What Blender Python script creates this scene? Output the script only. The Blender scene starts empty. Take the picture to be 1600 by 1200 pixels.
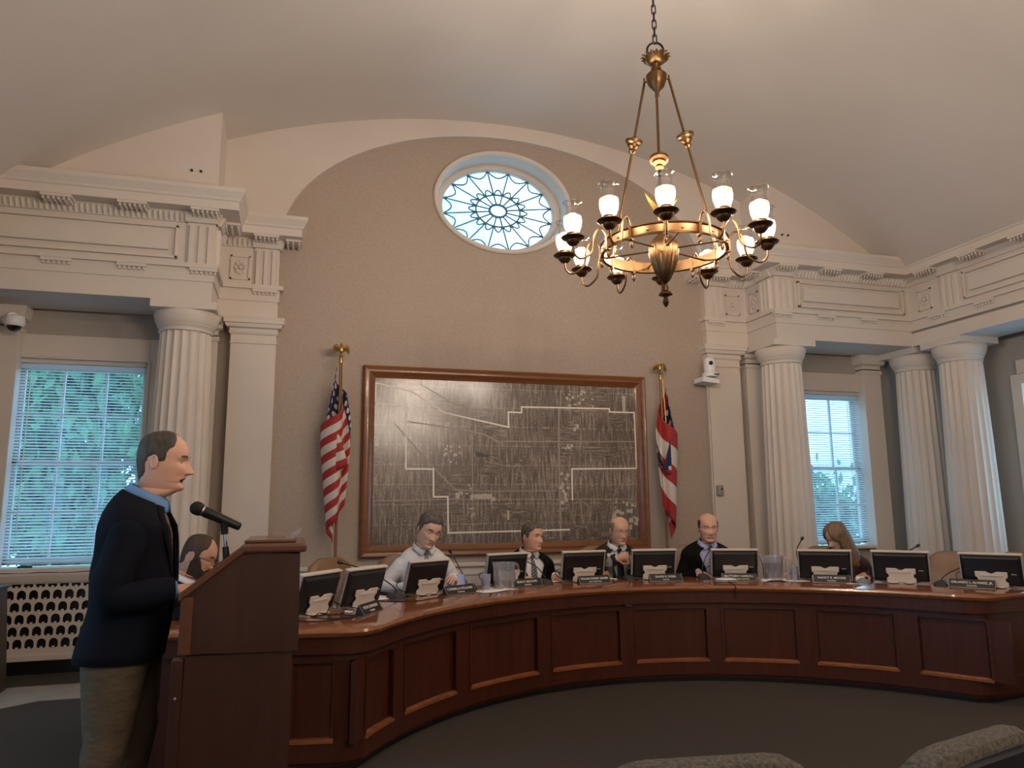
import bpy, bmesh, math, random
from math import sin, cos, pi, radians, sqrt, atan2, exp
from mathutils import Vector, Matrix, Euler
random.seed(7)
sc = bpy.context.scene
COL = sc.collection

# ------------------------------------------------------------------ camera
FPX, CAMZ = 1170.0, 1.42
pitch, yaw, ro = math.atan(FPX / 7185.0), radians(16.5), -0.0083
Fv = Vector((sin(yaw) * cos(pitch), cos(yaw) * cos(pitch), sin(pitch)))
Rv = Vector((cos(yaw), -sin(yaw), 0)); Uv = Rv.cross(Fv)
R2 = Rv * cos(ro) + Uv * sin(ro); U2 = -Rv * sin(ro) + Uv * cos(ro)
cam_data = bpy.data.cameras.new('camera'); cam = bpy.data.objects.new('camera', cam_data); COL.objects.link(cam)
cam.matrix_world = Matrix(((R2.x, U2.x, -Fv.x, 0), (R2.y, U2.y, -Fv.y, 0), (R2.z, U2.z, -Fv.z, CAMZ), (0, 0, 0, 1)))
cam_data.sensor_width = 36; cam_data.lens = FPX / 1600 * 36; cam_data.clip_start = 0.05
sc.camera = cam
# ------------------------------------------------------------------ world, exposure
sc.view_settings.view_transform = 'Standard'; sc.view_settings.look = 'None'
sc.view_settings.exposure = 0.0; sc.view_settings.gamma = 1.0; sc.view_settings.use_curve_mapping = False
sc.cycles.use_denoising = True; sc.cycles.max_bounces = 7; sc.cycles.transparent_max_bounces = 24
sc.cycles.sample_clamp_indirect = 4.0
W = bpy.data.worlds.new('sky'); sc.world = W; W.use_nodes = True
wn = W.node_tree; bg = wn.nodes['Background']
tc = wn.nodes.new('ShaderNodeTexCoord'); nz = wn.nodes.new('ShaderNodeTexNoise'); nz.inputs['Scale'].default_value = 3.0; nz.inputs['Detail'].default_value = 5
rp = wn.nodes.new('ShaderNodeValToRGB'); rp.color_ramp.elements[0].position = .42; rp.color_ramp.elements[1].position = .66
rp.color_ramp.elements[0].color = (.20, .62, 1.0, 1); rp.color_ramp.elements[1].color = (.62, .86, 1.0, 1)
wn.links.new(tc.outputs['Generated'], nz.inputs['Vector']); wn.links.new(nz.outputs['Fac'], rp.inputs['Fac']); wn.links.new(rp.outputs['Color'], bg.inputs['Color'])
bg.inputs['Strength'].default_value = 5.0
LAMP_W, LAMP_W2, LAMP_COL = 19.0, 42.0, (1.0, .855, .725)

# ------------------------------------------------------------------ materials
def mat(name, col, rough=.5, metal=0, spec=.5, noise=None, bump=None, emit=None, estr=0, sheen=0, coat=0, wood=None):
    m = bpy.data.materials.new(name); m.use_nodes = True; nt = m.node_tree; b = nt.nodes['Principled BSDF']
    b.inputs['Base Color'].default_value = (*col, 1); b.inputs['Roughness'].default_value = rough
    b.inputs['Metallic'].default_value = metal; b.inputs['Specular IOR Level'].default_value = spec
    b.inputs['Coat Weight'].default_value = coat; b.inputs['Coat Roughness'].default_value = .08
    if sheen: b.inputs['Sheen Weight'].default_value = sheen
    if emit: b.inputs['Emission Color'].default_value = (*emit, 1); b.inputs['Emission Strength'].default_value = estr
    t = None
    def coord(scale):
        tcn = nt.nodes.new('ShaderNodeTexCoord'); mp = nt.nodes.new('ShaderNodeMapping')
        mp.inputs['Scale'].default_value = scale if isinstance(scale, tuple) else (scale,) * 3
        nt.links.new(tcn.outputs['Object'], mp.inputs['Vector']); return mp.outputs['Vector']
    if noise:                                     # (scale, second colour, detail)
        s, c2, det = noise
        n = nt.nodes.new('ShaderNodeTexNoise'); n.inputs['Scale'].default_value = 1; n.inputs['Detail'].default_value = det
        nt.links.new(coord(s), n.inputs['Vector'])
        r = nt.nodes.new('ShaderNodeValToRGB'); r.color_ramp.elements[0].position = .35; r.color_ramp.elements[1].position = .65
        r.color_ramp.elements[0].color = (*col, 1); r.color_ramp.elements[1].color = (*c2, 1)
        nt.links.new(n.outputs['Fac'], r.inputs['Fac']); nt.links.new(r.outputs['Color'], b.inputs['Base Color'])
    if wood:                                      # (scale vector, second colour)
        s, c2 = wood
        n = nt.nodes.new('ShaderNodeTexNoise'); n.inputs['Scale'].default_value = 1; n.inputs['Detail'].default_value = 6; n.inputs['Distortion'].default_value = .6
        nt.links.new(coord(s), n.inputs['Vector'])
        r = nt.nodes.new('ShaderNodeValToRGB'); r.color_ramp.elements[0].position = .3; r.color_ramp.elements[1].position = .7
        r.color_ramp.elements[0].color = (*col, 1); r.color_ramp.elements[1].color = (*c2, 1)
        nt.links.new(n.outputs['Fac'], r.inputs['Fac']); nt.links.new(r.outputs['Color'], b.inputs['Base Color'])
    if bump:                                      # (scale, strength, distance)
        s, st, di = bump
        n = nt.nodes.new('ShaderNodeTexNoise'); n.inputs['Scale'].default_value = 1; n.inputs['Detail'].default_value = 3
        nt.links.new(coord(s), n.inputs['Vector'])
        bp = nt.nodes.new('ShaderNodeBump'); bp.inputs['Strength'].default_value = st; bp.inputs['Distance'].default_value = di
        nt.links.new(n.outputs['Fac'], bp.inputs['Height']); nt.links.new(bp.outputs['Normal'], b.inputs['Normal'])
    return m
def glassmat(name, tint, gloss=.12, rough=.05, milky=0.0, mcol=(1, 1, 1)):
    m = bpy.data.materials.new(name); m.use_nodes = True; nt = m.node_tree
    for n in list(nt.nodes): nt.nodes.remove(n)
    out = nt.nodes.new('ShaderNodeOutputMaterial'); tr = nt.nodes.new('ShaderNodeBsdfTransparent'); tr.inputs['Color'].default_value = (*tint, 1)
    gl = nt.nodes.new('ShaderNodeBsdfGlossy'); gl.inputs['Roughness'].default_value = rough
    lw = nt.nodes.new('ShaderNodeLayerWeight'); lw.inputs['Blend'].default_value = .25
    mul = nt.nodes.new('ShaderNodeMath'); mul.operation = 'MULTIPLY_ADD'; mul.inputs[1].default_value = .6; mul.inputs[2].default_value = gloss
    nt.links.new(lw.outputs['Facing'], mul.inputs[0])
    mx = nt.nodes.new('ShaderNodeMixShader'); nt.links.new(mul.outputs[0], mx.inputs[0]); nt.links.new(tr.outputs[0], mx.inputs[1]); nt.links.new(gl.outputs[0], mx.inputs[2])
    last = mx
    if milky:
        df = nt.nodes.new('ShaderNodeBsdfDiffuse'); df.inputs['Color'].default_value = (*mcol, 1); tl = nt.nodes.new('ShaderNodeBsdfTranslucent'); tl.inputs['Color'].default_value = (*mcol, 1)
        ad = nt.nodes.new('ShaderNodeMixShader'); nt.links.new(df.outputs[0], ad.inputs[1]); nt.links.new(tl.outputs[0], ad.inputs[2])
        m2 = nt.nodes.new('ShaderNodeMixShader'); m2.inputs[0].default_value = milky
        nt.links.new(mx.outputs[0], m2.inputs[1]); nt.links.new(ad.outputs[0], m2.inputs[2]); last = m2
    nt.links.new(last.outputs[0], out.inputs[0]); return m

PAINT = mat('cream_paint', (.64, .565, .50), .55, noise=(1.3, (.675, .60, .53), 3), bump=(40, .05, .002))
CEIL = mat('ceiling_plaster', (.67, .605, .545), .8, noise=(.7, (.63, .565, .505), 4), bump=(60, .12, .003))
WPAPER = mat('wallpaper', (.44, .355, .29), .75, noise=((60, 60, 60), (.39, .31, .25), 2), bump=((90, 90, 22), .25, .003))
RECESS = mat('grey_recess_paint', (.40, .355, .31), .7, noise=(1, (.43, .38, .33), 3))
CARPET = mat('carpet', (.040, .033, .027), .95, noise=(160, (.068, .057, .046), 3), bump=(220, .5, .004))
STONE = mat('pale_stone', (.36, .31, .25), .5, noise=(5, (.42, .365, .30), 5))
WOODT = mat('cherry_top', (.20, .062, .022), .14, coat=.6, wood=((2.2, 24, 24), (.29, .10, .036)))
WOODV = mat('cherry_panel_shaded', (.048, .0108, .005), .32, coat=.2, wood=((22, 22, 1.6), (.070, .017, .0078)))  # desk front wood, darkened in colour because less light falls there
WOODL = mat('lectern_veneer', (.034, .0105, .006), .38, coat=.1, wood=((20, 20, 1.4), (.048, .015, .008)))
WOODLT = mat('lectern_trim', (.085, .029, .013), .3, coat=.3, wood=((3, 20, 20), (.125, .044, .019)))
FRAMEW = mat('frame_wood', (.16, .056, .018), .3, coat=.25, wood=((3, 16, 16), (.22, .082, .027)))
POLEW = mat('flagpole_wood', (.20, .085, .035), .35, wood=((30, 30, 2), (.27, .12, .05)))
BLACK = mat('black_plastic', (.008, .008, .009), .35)
BLACKM = mat('black_metal', (.012, .012, .013), .35, metal=.3)
DARKG = mat('dark_grey', (.035, .035, .037), .5)
SILVER = mat('silver_plastic', (.42, .40, .38), .35, metal=.3)
CHROME = mat('chrome', (.62, .62, .64), .18, metal=1)
BEIGE = mat('beige_plastic', (.66, .58, .50), .45)
WHITE = mat('white_plastic', (.78, .76, .74), .4)
PAPER = mat('paper', (.82, .80, .78), .8)
NAPKIN = mat('paper_towel', (.80, .77, .73), .9, bump=(25, .4, .006))
BRASS = mat('antique_brass', (.235, .132, .060), .36, metal=1, noise=(14, (.175, .096, .042), 3))
BRASSD = mat('dark_brass', (.17, .095, .045), .34, metal=1)
GOLD = mat('gilt_metal', (.50, .33, .10), .35, metal=.9)
SKIN1 = mat('skin_fair', (.66, .39, .285), .5, noise=(18, (.70, .43, .32), 3))
SKIN2 = mat('skin_ruddy', (.66, .36, .25), .5, noise=(18, (.70, .40, .29), 3))
SKIN3 = mat('skin_warm', (.60, .33, .225), .5, noise=(18, (.64, .37, .255), 3))
LIP = mat('lip', (.50, .20, .155), .45)
MOUTH = mat('mouth_inside', (.06, .012, .010), .6)
EYEW = mat('eye_white', (.62, .58, .54), .25)
IRIS = mat('iris', (.05, .035, .025), .2)
NAVY = mat('navy_wool', (.0030, .0042, .0095), .9, spec=.2, bump=(9, .35, .02))
BLACKW = mat('black_wool', (.0045, .0042, .0045), .9, spec=.2, bump=(9, .3, .02))
GREYW = mat('charcoal_wool', (.034, .027, .023), .9, spec=.2, bump=(9, .3, .02))
KHAKI = mat('khaki_cotton', (.115, .085, .054), .9, noise=(6, (.095, .069, .043), 4), bump=((7, 7, 14), .7, .03))
MAROON = mat('maroon_wool', (.050, .020, .022), .85, noise=(30, (.065, .03, .032), 3), bump=(14, .5, .015))
SH_WHITE = mat('white_cotton', (.72, .71, .74), .8, bump=((8, 8, 16), .6, .02))
SH_BLUE = mat('blue_cotton', (.13, .27, .52), .8)
SH_LAV = mat('lavender_cotton', (.42, .42, .68), .8)
BLUEF = mat('pale_blue_paper', (.30, .42, .72), .7)
LEATHER = mat('tan_leather', (.19, .105, .055), .38, noise=(4, (.23, .13, .068), 3), bump=(60, .15, .003))
UPH = mat('patterned_upholstery', (.052, .047, .040), .95, noise=(110, (.115, .105, .088), 2), bump=(170, .4, .004))
SHELL = mat('navy_chair_shell', (.010, .012, .020), .35)
RED = mat('flag_red', (.50, .035, .030), .75); 
def stripes_mat(name, cols, scale, rot=0.6, rough=.5):
    m = mat(name, cols[0], rough); nt = m.node_tree; b = nt.nodes['Principled BSDF']
    tcn = nt.nodes.new('ShaderNodeTexCoord'); mp = nt.nodes.new('ShaderNodeMapping'); mp.inputs['Rotation'].default_value = (0, rot, 0)
    w = nt.nodes.new('ShaderNodeTexWave'); w.inputs['Scale'].default_value = scale; w.bands_direction = 'Z'
    r = nt.nodes.new('ShaderNodeValToRGB'); r.color_ramp.interpolation = 'CONSTANT'
    r.color_ramp.elements[0].color = (*cols[0], 1); r.color_ramp.elements[1].color = (*cols[1], 1); r.color_ramp.elements[1].position = .55
    nt.links.new(tcn.outputs['Object'], mp.inputs['Vector']); nt.links.new(mp.outputs[0], w.inputs['Vector']); nt.links.new(w.outputs['Fac'], r.inputs['Fac']); nt.links.new(r.outputs[0], b.inputs['Base Color'])
    return m
TIE_P = mat('patterned_tie', (.022, .008, .010), .5, noise=(70, (.20, .10, .045), 1))
TIE_S = stripes_mat('striped_tie', ((.17, .17, .20), (.035, .04, .06)), 14)
TIE_G = mat('grey_tie', (.25, .20, .22), .55)
TIE_N = mat('navy_tie', (.012, .015, .035), .5)
TIE_D = mat('dotted_tie', (.05, .05, .14), .5, noise=(90, (.30, .30, .42), 1))
H_DARK = mat('hair_dark_grey', (.040, .030, .024), .7, noise=((60, 60, 14), (.085, .068, .056), 3))
H_BROWN = mat('hair_brown', (.050, .027, .016), .7, noise=((60, 60, 14), (.085, .048, .028), 3))
H_BLACK = mat('hair_black', (.014, .010, .009), .6, noise=((60, 60, 14), (.03, .022, .02), 3))
H_SALT = mat('hair_salt_pepper', (.055, .044, .038), .7, noise=((60, 60, 14), (.15, .125, .11), 3))
H_GREY = mat('hair_grey', (.21, .165, .135), .75, noise=((60, 60, 14), (.30, .25, .21), 3))
H_BLOND = mat('hair_ash_blonde', (.16, .10, .058), .6, noise=((90, 90, 6), (.25, .165, .10), 3))
BEARD = mat('beard_brown', (.032, .017, .011), .8, noise=((80, 80, 40), (.055, .03, .018), 3))
GLASS = glassmat('window_glass', (.94, .97, 1.0), .03, .02)
CLEARP = glassmat('clear_plastic', (.93, .93, .94), .16, .08, milky=.13, mcol=(.92, .92, .95))
CUPP = glassmat('cup_plastic', (.92, .93, .97), .12, .10, milky=.16, mcol=(.90, .92, 1.0))
WATER = glassmat('water', (.72, .73, .78), .08, .03)
SHADEG = glassmat('shade_glass', (.92, .90, .87), .13, .05)
SLATM = glassmat('blind_slat', (.0, .0, .0), .0, .5, milky=.999, mcol=(.78, .86, .92))
LEAF = mat('leaf_green', (.04, .145, .075), .6, noise=(3, (.08, .23, .08), 3))
BARK = mat('bark', (.06, .045, .035), .9, bump=(20, .8, .02))
BOUNCEG = mat('bounce_ground', (.42, .44, .44), .9, noise=(2, (.50, .52, .52), 4))  # outdoor ground, made pale to bounce sky light up to the beam soffits
EMB = bpy.data.materials.new('lit_frosted_glass'); EMB.use_nodes = True
_n = EMB.node_tree; _b = _n.nodes['Principled BSDF']; _b.inputs['Base Color'].default_value = (.25, .22, .18, 1)
_b.inputs['Emission Color'].default_value = (1.0, .76, .42, 1); _b.inputs['Emission Strength'].default_value = 1.7
_tr = _n.nodes.new('ShaderNodeBsdfTransparent'); _mx = _n.nodes.new('ShaderNodeMixShader'); _mx.inputs[0].default_value = .72
_n.links.new(_tr.outputs[0], _mx.inputs[1]); _n.links.new(_b.outputs[0], _mx.inputs[2]); _n.links.new(_mx.outputs[0], _n.nodes['Material Output'].inputs[0])
BULB = mat('bulb', (1, .95, .85), .4, emit=(1.0, .86, .60), estr=9)

# ------------------------------------------------------------------ mesh helpers
class MB:
    def __init__(s): s.v = []; s.f = []; s.mi = []; s.cur = 0
    def _add(s, vs, fs):
        o = len(s.v); s.v += [tuple(p) for p in vs]
        for f in fs: s.f.append(tuple(i + o for i in f)); s.mi.append(s.cur)
        return s
    def box(s, c, d, rot=None):
        hx, hy, hz = d[0] / 2, d[1] / 2, d[2] / 2
        vs = [Vector((x, y, z)) for x in (-hx, hx) for y in (-hy, hy) for z in (-hz, hz)]
        if rot: vs = [rot @ p for p in vs]
        c = Vector(c); vs = [p + c for p in vs]
        return s._add(vs, [(0, 1, 3, 2), (4, 6, 7, 5), (0, 4, 5, 1), (2, 3, 7, 6), (0, 2, 6, 4), (1, 5, 7, 3)])
    def bb(s, x0, x1, y0, y1, z0, z1): return s.box(((x0 + x1) / 2, (y0 + y1) / 2, (z0 + z1) / 2), (abs(x1 - x0), abs(y1 - y0), abs(z1 - z0)))
    def loft(s, rings, closed=True, cap0=True, cap1=True):
        n = len(rings[0]); vs = [p for r in rings for p in r]; fs = []
        for i in range(len(rings) - 1):
            for j in range(n if closed else n - 1):
                k = (j + 1) % n; fs.append((i * n + j, i * n + k, (i + 1) * n + k, (i + 1) * n + j))
        if closed and cap0: fs.append(tuple(range(n - 1, -1, -1)))
        if closed and cap1: fs.append(tuple((len(rings) - 1) * n + j for j in range(n)))
        return s._add(vs, fs)
    def tube(s, pts, r, n=8, caps=True, closed=False, flat=1.0, up=None):
        pts = [Vector(p) for p in pts]; m = len(pts)
        rr = r if isinstance(r, (list, tuple)) else [r] * m
        rings = []; ref = None
        for i, p in enumerate(pts):
            if closed: t = pts[(i + 1) % m] - pts[i - 1]
            else: t = pts[min(i + 1, m - 1)] - pts[max(i - 1, 0)]
            t.normalize()
            if ref is None:
                a = Vector(up) if up else (Vector((0, 0, 1)) if abs(t.z) < .9 else Vector((0, 1, 0)))
                ref = (a - t * a.dot(t)).normalized()
            else: ref = (ref - t * ref.dot(t)).normalized()
            bi = t.cross(ref)
            rings.append([p + ref * (cos(2 * pi * j / n) * rr[i] * flat) + bi * (sin(2 * pi * j / n) * rr[i]) for j in range(n)])
        if closed: rings.append(rings[0]); caps = False
        return s.loft(rings, True, caps, caps)
    def lathe(s, prof, n=24, c=(0, 0, 0), rib=None, cap=True):
        c = Vector(c); rings = []
        for r, z in prof:
            rings.append([c + Vector(((r * (1 + (rib(j / n, z) if rib else 0))) * cos(2 * pi * j / n), (r * (1 + (rib(j / n, z) if rib else 0))) * sin(2 * pi * j / n), z)) for j in range(n)])
        return s.loft(rings, True, cap, cap)
    def prism(s, poly, fn0, fn1):
        n = len(poly); vs = [fn0(p) for p in poly] + [fn1(p) for p in poly]
        fs = [tuple(range(n)), tuple(range(2 * n - 1, n - 1, -1))] + [(i, i + n, (i + 1) % n + n, (i + 1) % n) for i in range(n)]
        return s._add(vs, fs)
    def sphere(s, c, r, nu=12, nv=8, sc_=(1, 1, 1), rot=None):
        c = Vector(c); rings = []
        for i in range(nv + 1):
            a = pi * i / nv
            ring = []
            for j in range(nu):
                p = Vector((r * max(sin(a), 1e-4) * cos(2 * pi * j / nu) * sc_[0], r * max(sin(a), 1e-4) * sin(2 * pi * j / nu) * sc_[1], -r * cos(a) * sc_[2]))
                if rot: p = rot @ p
                ring.append(c + p)
            rings.append(ring)
        return s.loft(rings, True, False, False)
    def mesh(s, name, mats, smooth=True):
        me = bpy.data.meshes.new(name); me.from_pydata(s.v, [], s.f)
        for m in (mats if isinstance(mats, (list, tuple)) else [mats]): me.materials.append(m)
        me.polygons.foreach_set('material_index', s.mi)
        bm = bmesh.new(); bm.from_mesh(me); bmesh.ops.recalc_face_normals(bm, faces=bm.faces); bm.to_mesh(me); bm.free()
        me.polygons.foreach_set('use_smooth', [smooth] * len(me.polygons))
        if smooth:
            try: me.set_sharp_from_angle(angle=radians(38))
            except Exception: pass
        me.update(); return me
def link(name, me, parent=None):
    o = bpy.data.objects.new(name, me); COL.objects.link(o)
    if parent: o.parent = parent
    return o
def ob(name, mb, mats, parent=None, smooth=True, bev=0, solid=0, label=None, kind=None):
    o = link(name, mb.mesh(name, mats, smooth), parent)
    if solid: md = o.modifiers.new('solid', 'SOLIDIFY'); md.thickness = solid; md.offset = 0
    if bev: md = o.modifiers.new('bevel', 'BEVEL'); md.width = bev; md.segments = 2; md.limit_method = 'ANGLE'; md.angle_limit = radians(40)
    if label: o['label'] = label
    if kind: o['kind'] = kind
    return o
def tag(o, label, cat, group=None):
    o['label'] = label; o['category'] = cat
    if group: o['group'] = group
    return o
def thing(name, label, cat, loc=(0, 0, 0), rz=0, group=None):
    o = bpy.data.objects.new(name, None); COL.objects.link(o); o.empty_display_size = .1
    o.location = loc; o.rotation_euler = (0, 0, rz); return tag(o, label, cat, group)
def struct(name, mb, mats, label, cat='wall', parent=None, smooth=False, **k):
    o = ob(name, mb, mats, parent, smooth, **k); o['kind'] = 'structure'; o['label'] = label; o['category'] = cat; return o
def sempty(name, label, cat):
    o = thing(name, label, cat); o['kind'] = 'structure'; return o
def copy_to(o, parent, loc=None, rz=None, name=None):
    c = o.copy(); COL.objects.link(c); c.parent = parent
    if loc is not None: c.location = loc
    if rz is not None: c.rotation_euler = (0, 0, rz)
    return c
def fill(outer, holes, fn, name, mats, parent=None, solid=0, smooth=False):
    bm = bmesh.new(); edges = []
    for loop in [outer] + list(holes):
        vs = [bm.verts.new(fn(p)) for p in loop]
        edges += [bm.edges.new((vs[i], vs[(i + 1) % len(vs)])) for i in range(len(vs))]
    bmesh.ops.triangle_fill(bm, use_beauty=True, use_dissolve=False, edges=edges)
    bmesh.ops.recalc_face_normals(bm, faces=bm.faces)
    me = bpy.data.meshes.new(name); bm.to_mesh(me); bm.free()
    for m in (mats if isinstance(mats, (list, tuple)) else [mats]): me.materials.append(m)
    o = link(name, me, parent)
    if solid: md = o.modifiers.new('solid', 'SOLIDIFY'); md.thickness = solid; md.offset = 0
    return o
def lerp(tab, x):
    if x <= tab[0][0]: return tab[0][1] if len(tab[0]) == 2 else tab[0][1:]
    for a, b in zip(tab, tab[1:]):
        if x <= b[0]:
            t = (x - a[0]) / (b[0] - a[0]); 
            if len(a) == 2: return a[1] + (b[1] - a[1]) * t
            return tuple(p + (q - p) * t for p, q in zip(a[1:], b[1:]))
    return tab[-1][1] if len(tab[-1]) == 2 else tab[-1][1:]
def catmull(pts, n=6):
    P = [Vector(p) for p in pts]; P = [P[0] * 2 - P[1]] + P + [P[-1] * 2 - P[-2]]; out = []
    for i in range(1, len(P) - 2):
        for k in range(n):
            t = k / n; a, b, c, d = P[i - 1:i + 3]
            out.append(.5 * ((2 * b) + (c - a) * t + (2 * a - 5 * b + 4 * c - d) * t * t + (3 * b - a - 3 * c + d) * t ** 3))
    out.append(P[-2]); return out
def ell_pts(cx, cz, a, b, n): return [(cx + a * cos(2 * pi * i / n), cz + b * sin(2 * pi * i / n)) for i in range(n)]
# ================================================================== ROOM
C = 2.275; YW, YP, YF, YR = 7.83, 7.743, 7.178, 7.92
XL, XR = -2.671, 7.221; XS = -.748; XP0, XP1 = -.613, -.18
ZA, ZT0, ZT1, ZFR, ZLF, ZCT = 3.295, 3.598, 3.641, 4.03, 4.12, 4.316
VR, VZ = 8.0, 5.761 - 8.0
def vault(x): return VZ + sqrt(VR * VR - (x - C) ** 2)
ARC = (C, 4.154, 2.453, 1.437)
OV = (2.24, 4.851, .80, .596)
YB = -3.0                                          # wall behind the viewer
def mir(x, r): return 2 * C - x if r else x

# floor
fl = MB().bb(-3.6, 8.2, YB, 8.0, -.08, 0)
floor = struct('floor', fl, CARPET, 'dark brown grey carpet of the council chamber', 'floor')
bd = []
for p in [(-2.75, 7.05), (-2.05, 7.25), (-1.6, 7.24), (-.9, 7.20), (-.9, 6.70), (-1.35, 6.70), (-1.75, 6.70), (-2.1, 6.42), (-2.75, 5.9)]: bd.append(p)
ob('stone_border', MB().prism(bd, lambda p: (p[0], p[1], 0), lambda p: (p[0], p[1], .006)), STONE, floor, False, label='pale stone band laid in the carpet')

# ceiling: shallow barrel vault running towards the back wall
N = 64; X0, X1 = XL - .25, XR + .25
vm = MB()
def vrow(y, off): return [(X0 + (X1 - X0) * i / N, y, vault(X0 + (X1 - X0) * i / N) + off) for i in range(N + 1)]
vm.loft([vrow(YB, 0)] + [vrow(YB + (8.0 - YB) * k / 12, 0) for k in range(1, 13)], closed=False)
ceil = struct('ceiling', vm, CEIL, 'shallow vaulted plaster ceiling', 'ceiling', smooth=True)
for x, nm in ((-.985, 0), (-.912, 0), (5.50, 1), (5.575, 1)):
    pass

# back wall: papered panel under the arch
n = 48
outer = [(XP1 - .03, 0)] + [(2 * C - XP1 + .03, 0)]
arcpts = [(ARC[0] + ARC[2] * cos(pi * i / n), ARC[1] + ARC[3] * sin(pi * i / n)) for i in range(n + 1)]
outer += arcpts
wall_back = fill(outer, [ell_pts(*OV, 48)], lambda p: (p[0], YW, p[1]), 'wall_back', WPAPER)
wall_back['kind'] = 'structure'; wall_back['label'] = 'beige papered back wall under the plaster arch'; wall_back['category'] = 'wall'
# white face above the arch, up to the vault
a_out = [(XS + (2 * C - 2 * XS) * i / 40, vault(XS + (2 * C - 2 * XS) * i / 40) + .02) for i in range(41)]
arc2 = [q for q in arcpts if q[1] > ZCT - .06]
outer = a_out + [(2 * C - XS, ZCT - .06), (2 * C - XP1, ZCT - .06)] + arc2 + [(XP1, ZCT - .06), (XS, ZCT - .06)]
o = fill(outer, [], lambda p: (p[0], YP, p[1]), 'arch_face', PAINT, wall_back)
ap = [(XP1, 3.2)] + arcpts[::-1] + [(2 * C - XP1, 3.2)]
ob('arch_reveal', MB().loft([[(x, YP, z) for x, z in ap], [(x, YW + .01, z) for x, z in ap]], closed=False), PAINT, wall_back, True)
# dado below the papered panel
dd = MB().bb(XP1, 2 * C - XP1, YW - .03, YW, 0, .80)
dado = struct('trim_1', dd, PAINT, 'low cream dado below the wallpaper', 'dado')
ob('dado_cap', MB().bb(XP1, 2 * C - XP1, YW - .065, YW, .80, .845), PAINT, dado, False, bev=.012)
ob('baseboard', MB().bb(XP1, 2 * C - XP1, YW - .055, YW, 0, .16), PAINT, dado, False, bev=.01)
for k in range(6):
    x0 = XP1 + .12 + k * .82
    m = MB()
    for (a, b, c, d) in ((x0, x0 + .70, .72, .745), (x0, x0 + .70, .22, .245), (x0, x0 + .025, .22, .745), (x0 + .675, x0 + .70, .22, .745)): m.bb(a, b, YW - .045, YW - .03, c, d)
    ob('panel_moulding', m, PAINT, dado, False)

# recess walls behind the columns, side walls, rear wall
def hole_rect(x0, x1, z0, z1): return [(x0, z0), (x1, z0), (x1, z1), (x0, z1)]
WX0, WX1, WZ0, WZ1 = -2.52, -1.35, .90, 2.80
recess = {}
for r in (0, 1):
    xs = sorted((mir(-3.35, r), mir(XP0 + .1, r))); wx = sorted((mir(WX0, r), mir(WX1, r)))
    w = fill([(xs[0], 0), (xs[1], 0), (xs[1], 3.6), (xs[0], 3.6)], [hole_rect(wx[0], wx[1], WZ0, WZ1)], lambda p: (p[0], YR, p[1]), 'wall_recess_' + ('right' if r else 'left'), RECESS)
    w['kind'] = 'structure'; w['category'] = 'wall'; w['label'] = 'grey wall around the window on the ' + ('right' if r else 'left') + ' behind the columns'
    recess[r] = w
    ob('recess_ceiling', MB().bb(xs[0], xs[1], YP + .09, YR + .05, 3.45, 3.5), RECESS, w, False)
SW = {}
for r in (0, 1):
    X = mir(-3.30, r) if not r else 8.0
    z0 = .9
    if r:
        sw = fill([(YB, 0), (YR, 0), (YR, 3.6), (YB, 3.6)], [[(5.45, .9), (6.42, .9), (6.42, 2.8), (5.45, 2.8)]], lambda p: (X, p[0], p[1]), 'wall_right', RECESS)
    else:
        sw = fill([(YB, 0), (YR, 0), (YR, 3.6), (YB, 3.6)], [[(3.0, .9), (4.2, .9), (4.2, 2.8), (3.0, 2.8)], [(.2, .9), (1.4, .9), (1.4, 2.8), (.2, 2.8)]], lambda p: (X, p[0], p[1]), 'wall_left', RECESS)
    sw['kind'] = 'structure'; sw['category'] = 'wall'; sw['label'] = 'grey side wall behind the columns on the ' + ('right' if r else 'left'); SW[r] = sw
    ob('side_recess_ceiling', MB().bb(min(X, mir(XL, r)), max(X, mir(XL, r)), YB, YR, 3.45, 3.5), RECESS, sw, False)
struct('wall_rear', MB().bb(-3.6, 8.3, YB - .1, YB, 0, 6), PAINT, 'cream wall behind the viewer', 'wall')

# entablatures swept along the plan, with mutules, triglyphs, panels and rosettes
PROF = [(0, ZA), (0, ZT0 - .12), (.012, ZT0 - .12), (.012, ZT0), (.045, ZT0), (.045, ZT1), (.0, ZT1), (0, ZFR), (.018, ZFR), (.022, ZFR + .02), (.05, ZLF - .015), (.055, ZLF), (.21, ZLF), (.21, ZLF + .075),
        (.222, ZLF + .085), (.228, ZLF + .105), (.24, ZLF + .125), (.262, ZLF + .16), (.262, ZCT), (-.30, ZCT)]
def offs(path, d):
    out = []
    for i, p in enumerate(path):
        def nrm(a, b):
            t = Vector((b[0] - a[0], b[1] - a[1])).normalized(); return Vector((t.y, -t.x))
        if i == 0: n_ = nrm(path[0], path[1])
        elif i == len(path) - 1: n_ = nrm(path[-2], path[-1])
        else:
            a, b = nrm(path[i - 1], p), nrm(p, path[i + 1]); n_ = (a + b) / (1 + a.dot(b))
        out.append((p[0] + n_.x * d, p[1] + n_.y * d))
    return out
def mutule_mesh():
    m = MB().bb(-.12, .12, .055, .205, -.024, 0)
    for i in range(6):
        for yy in (.075, .125, .185): m.lathe([(.011, -.05), (.008, -.022)], 6, (-.1 + i * .04, yy, 0))
    return m.mesh('mutule', PAINT)
def regula_mesh():
    m = MB().bb(-.12, .12, -.01, .04, -.028, 0)
    for i in range(6): m.lathe([(.014, -.056), (.008, -.026)], 6, (-.1 + i * .04, .022, 0))
    return m.mesh('regula', PAINT)
def bar_mesh(h): return MB().prism([(-.033, 0), (-.018, .03), (.018, .03), (.033, 0)], lambda p: (p[0], p[1], 0), lambda p: (p[0], p[1], h)).mesh('bar', PAINT)
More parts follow.
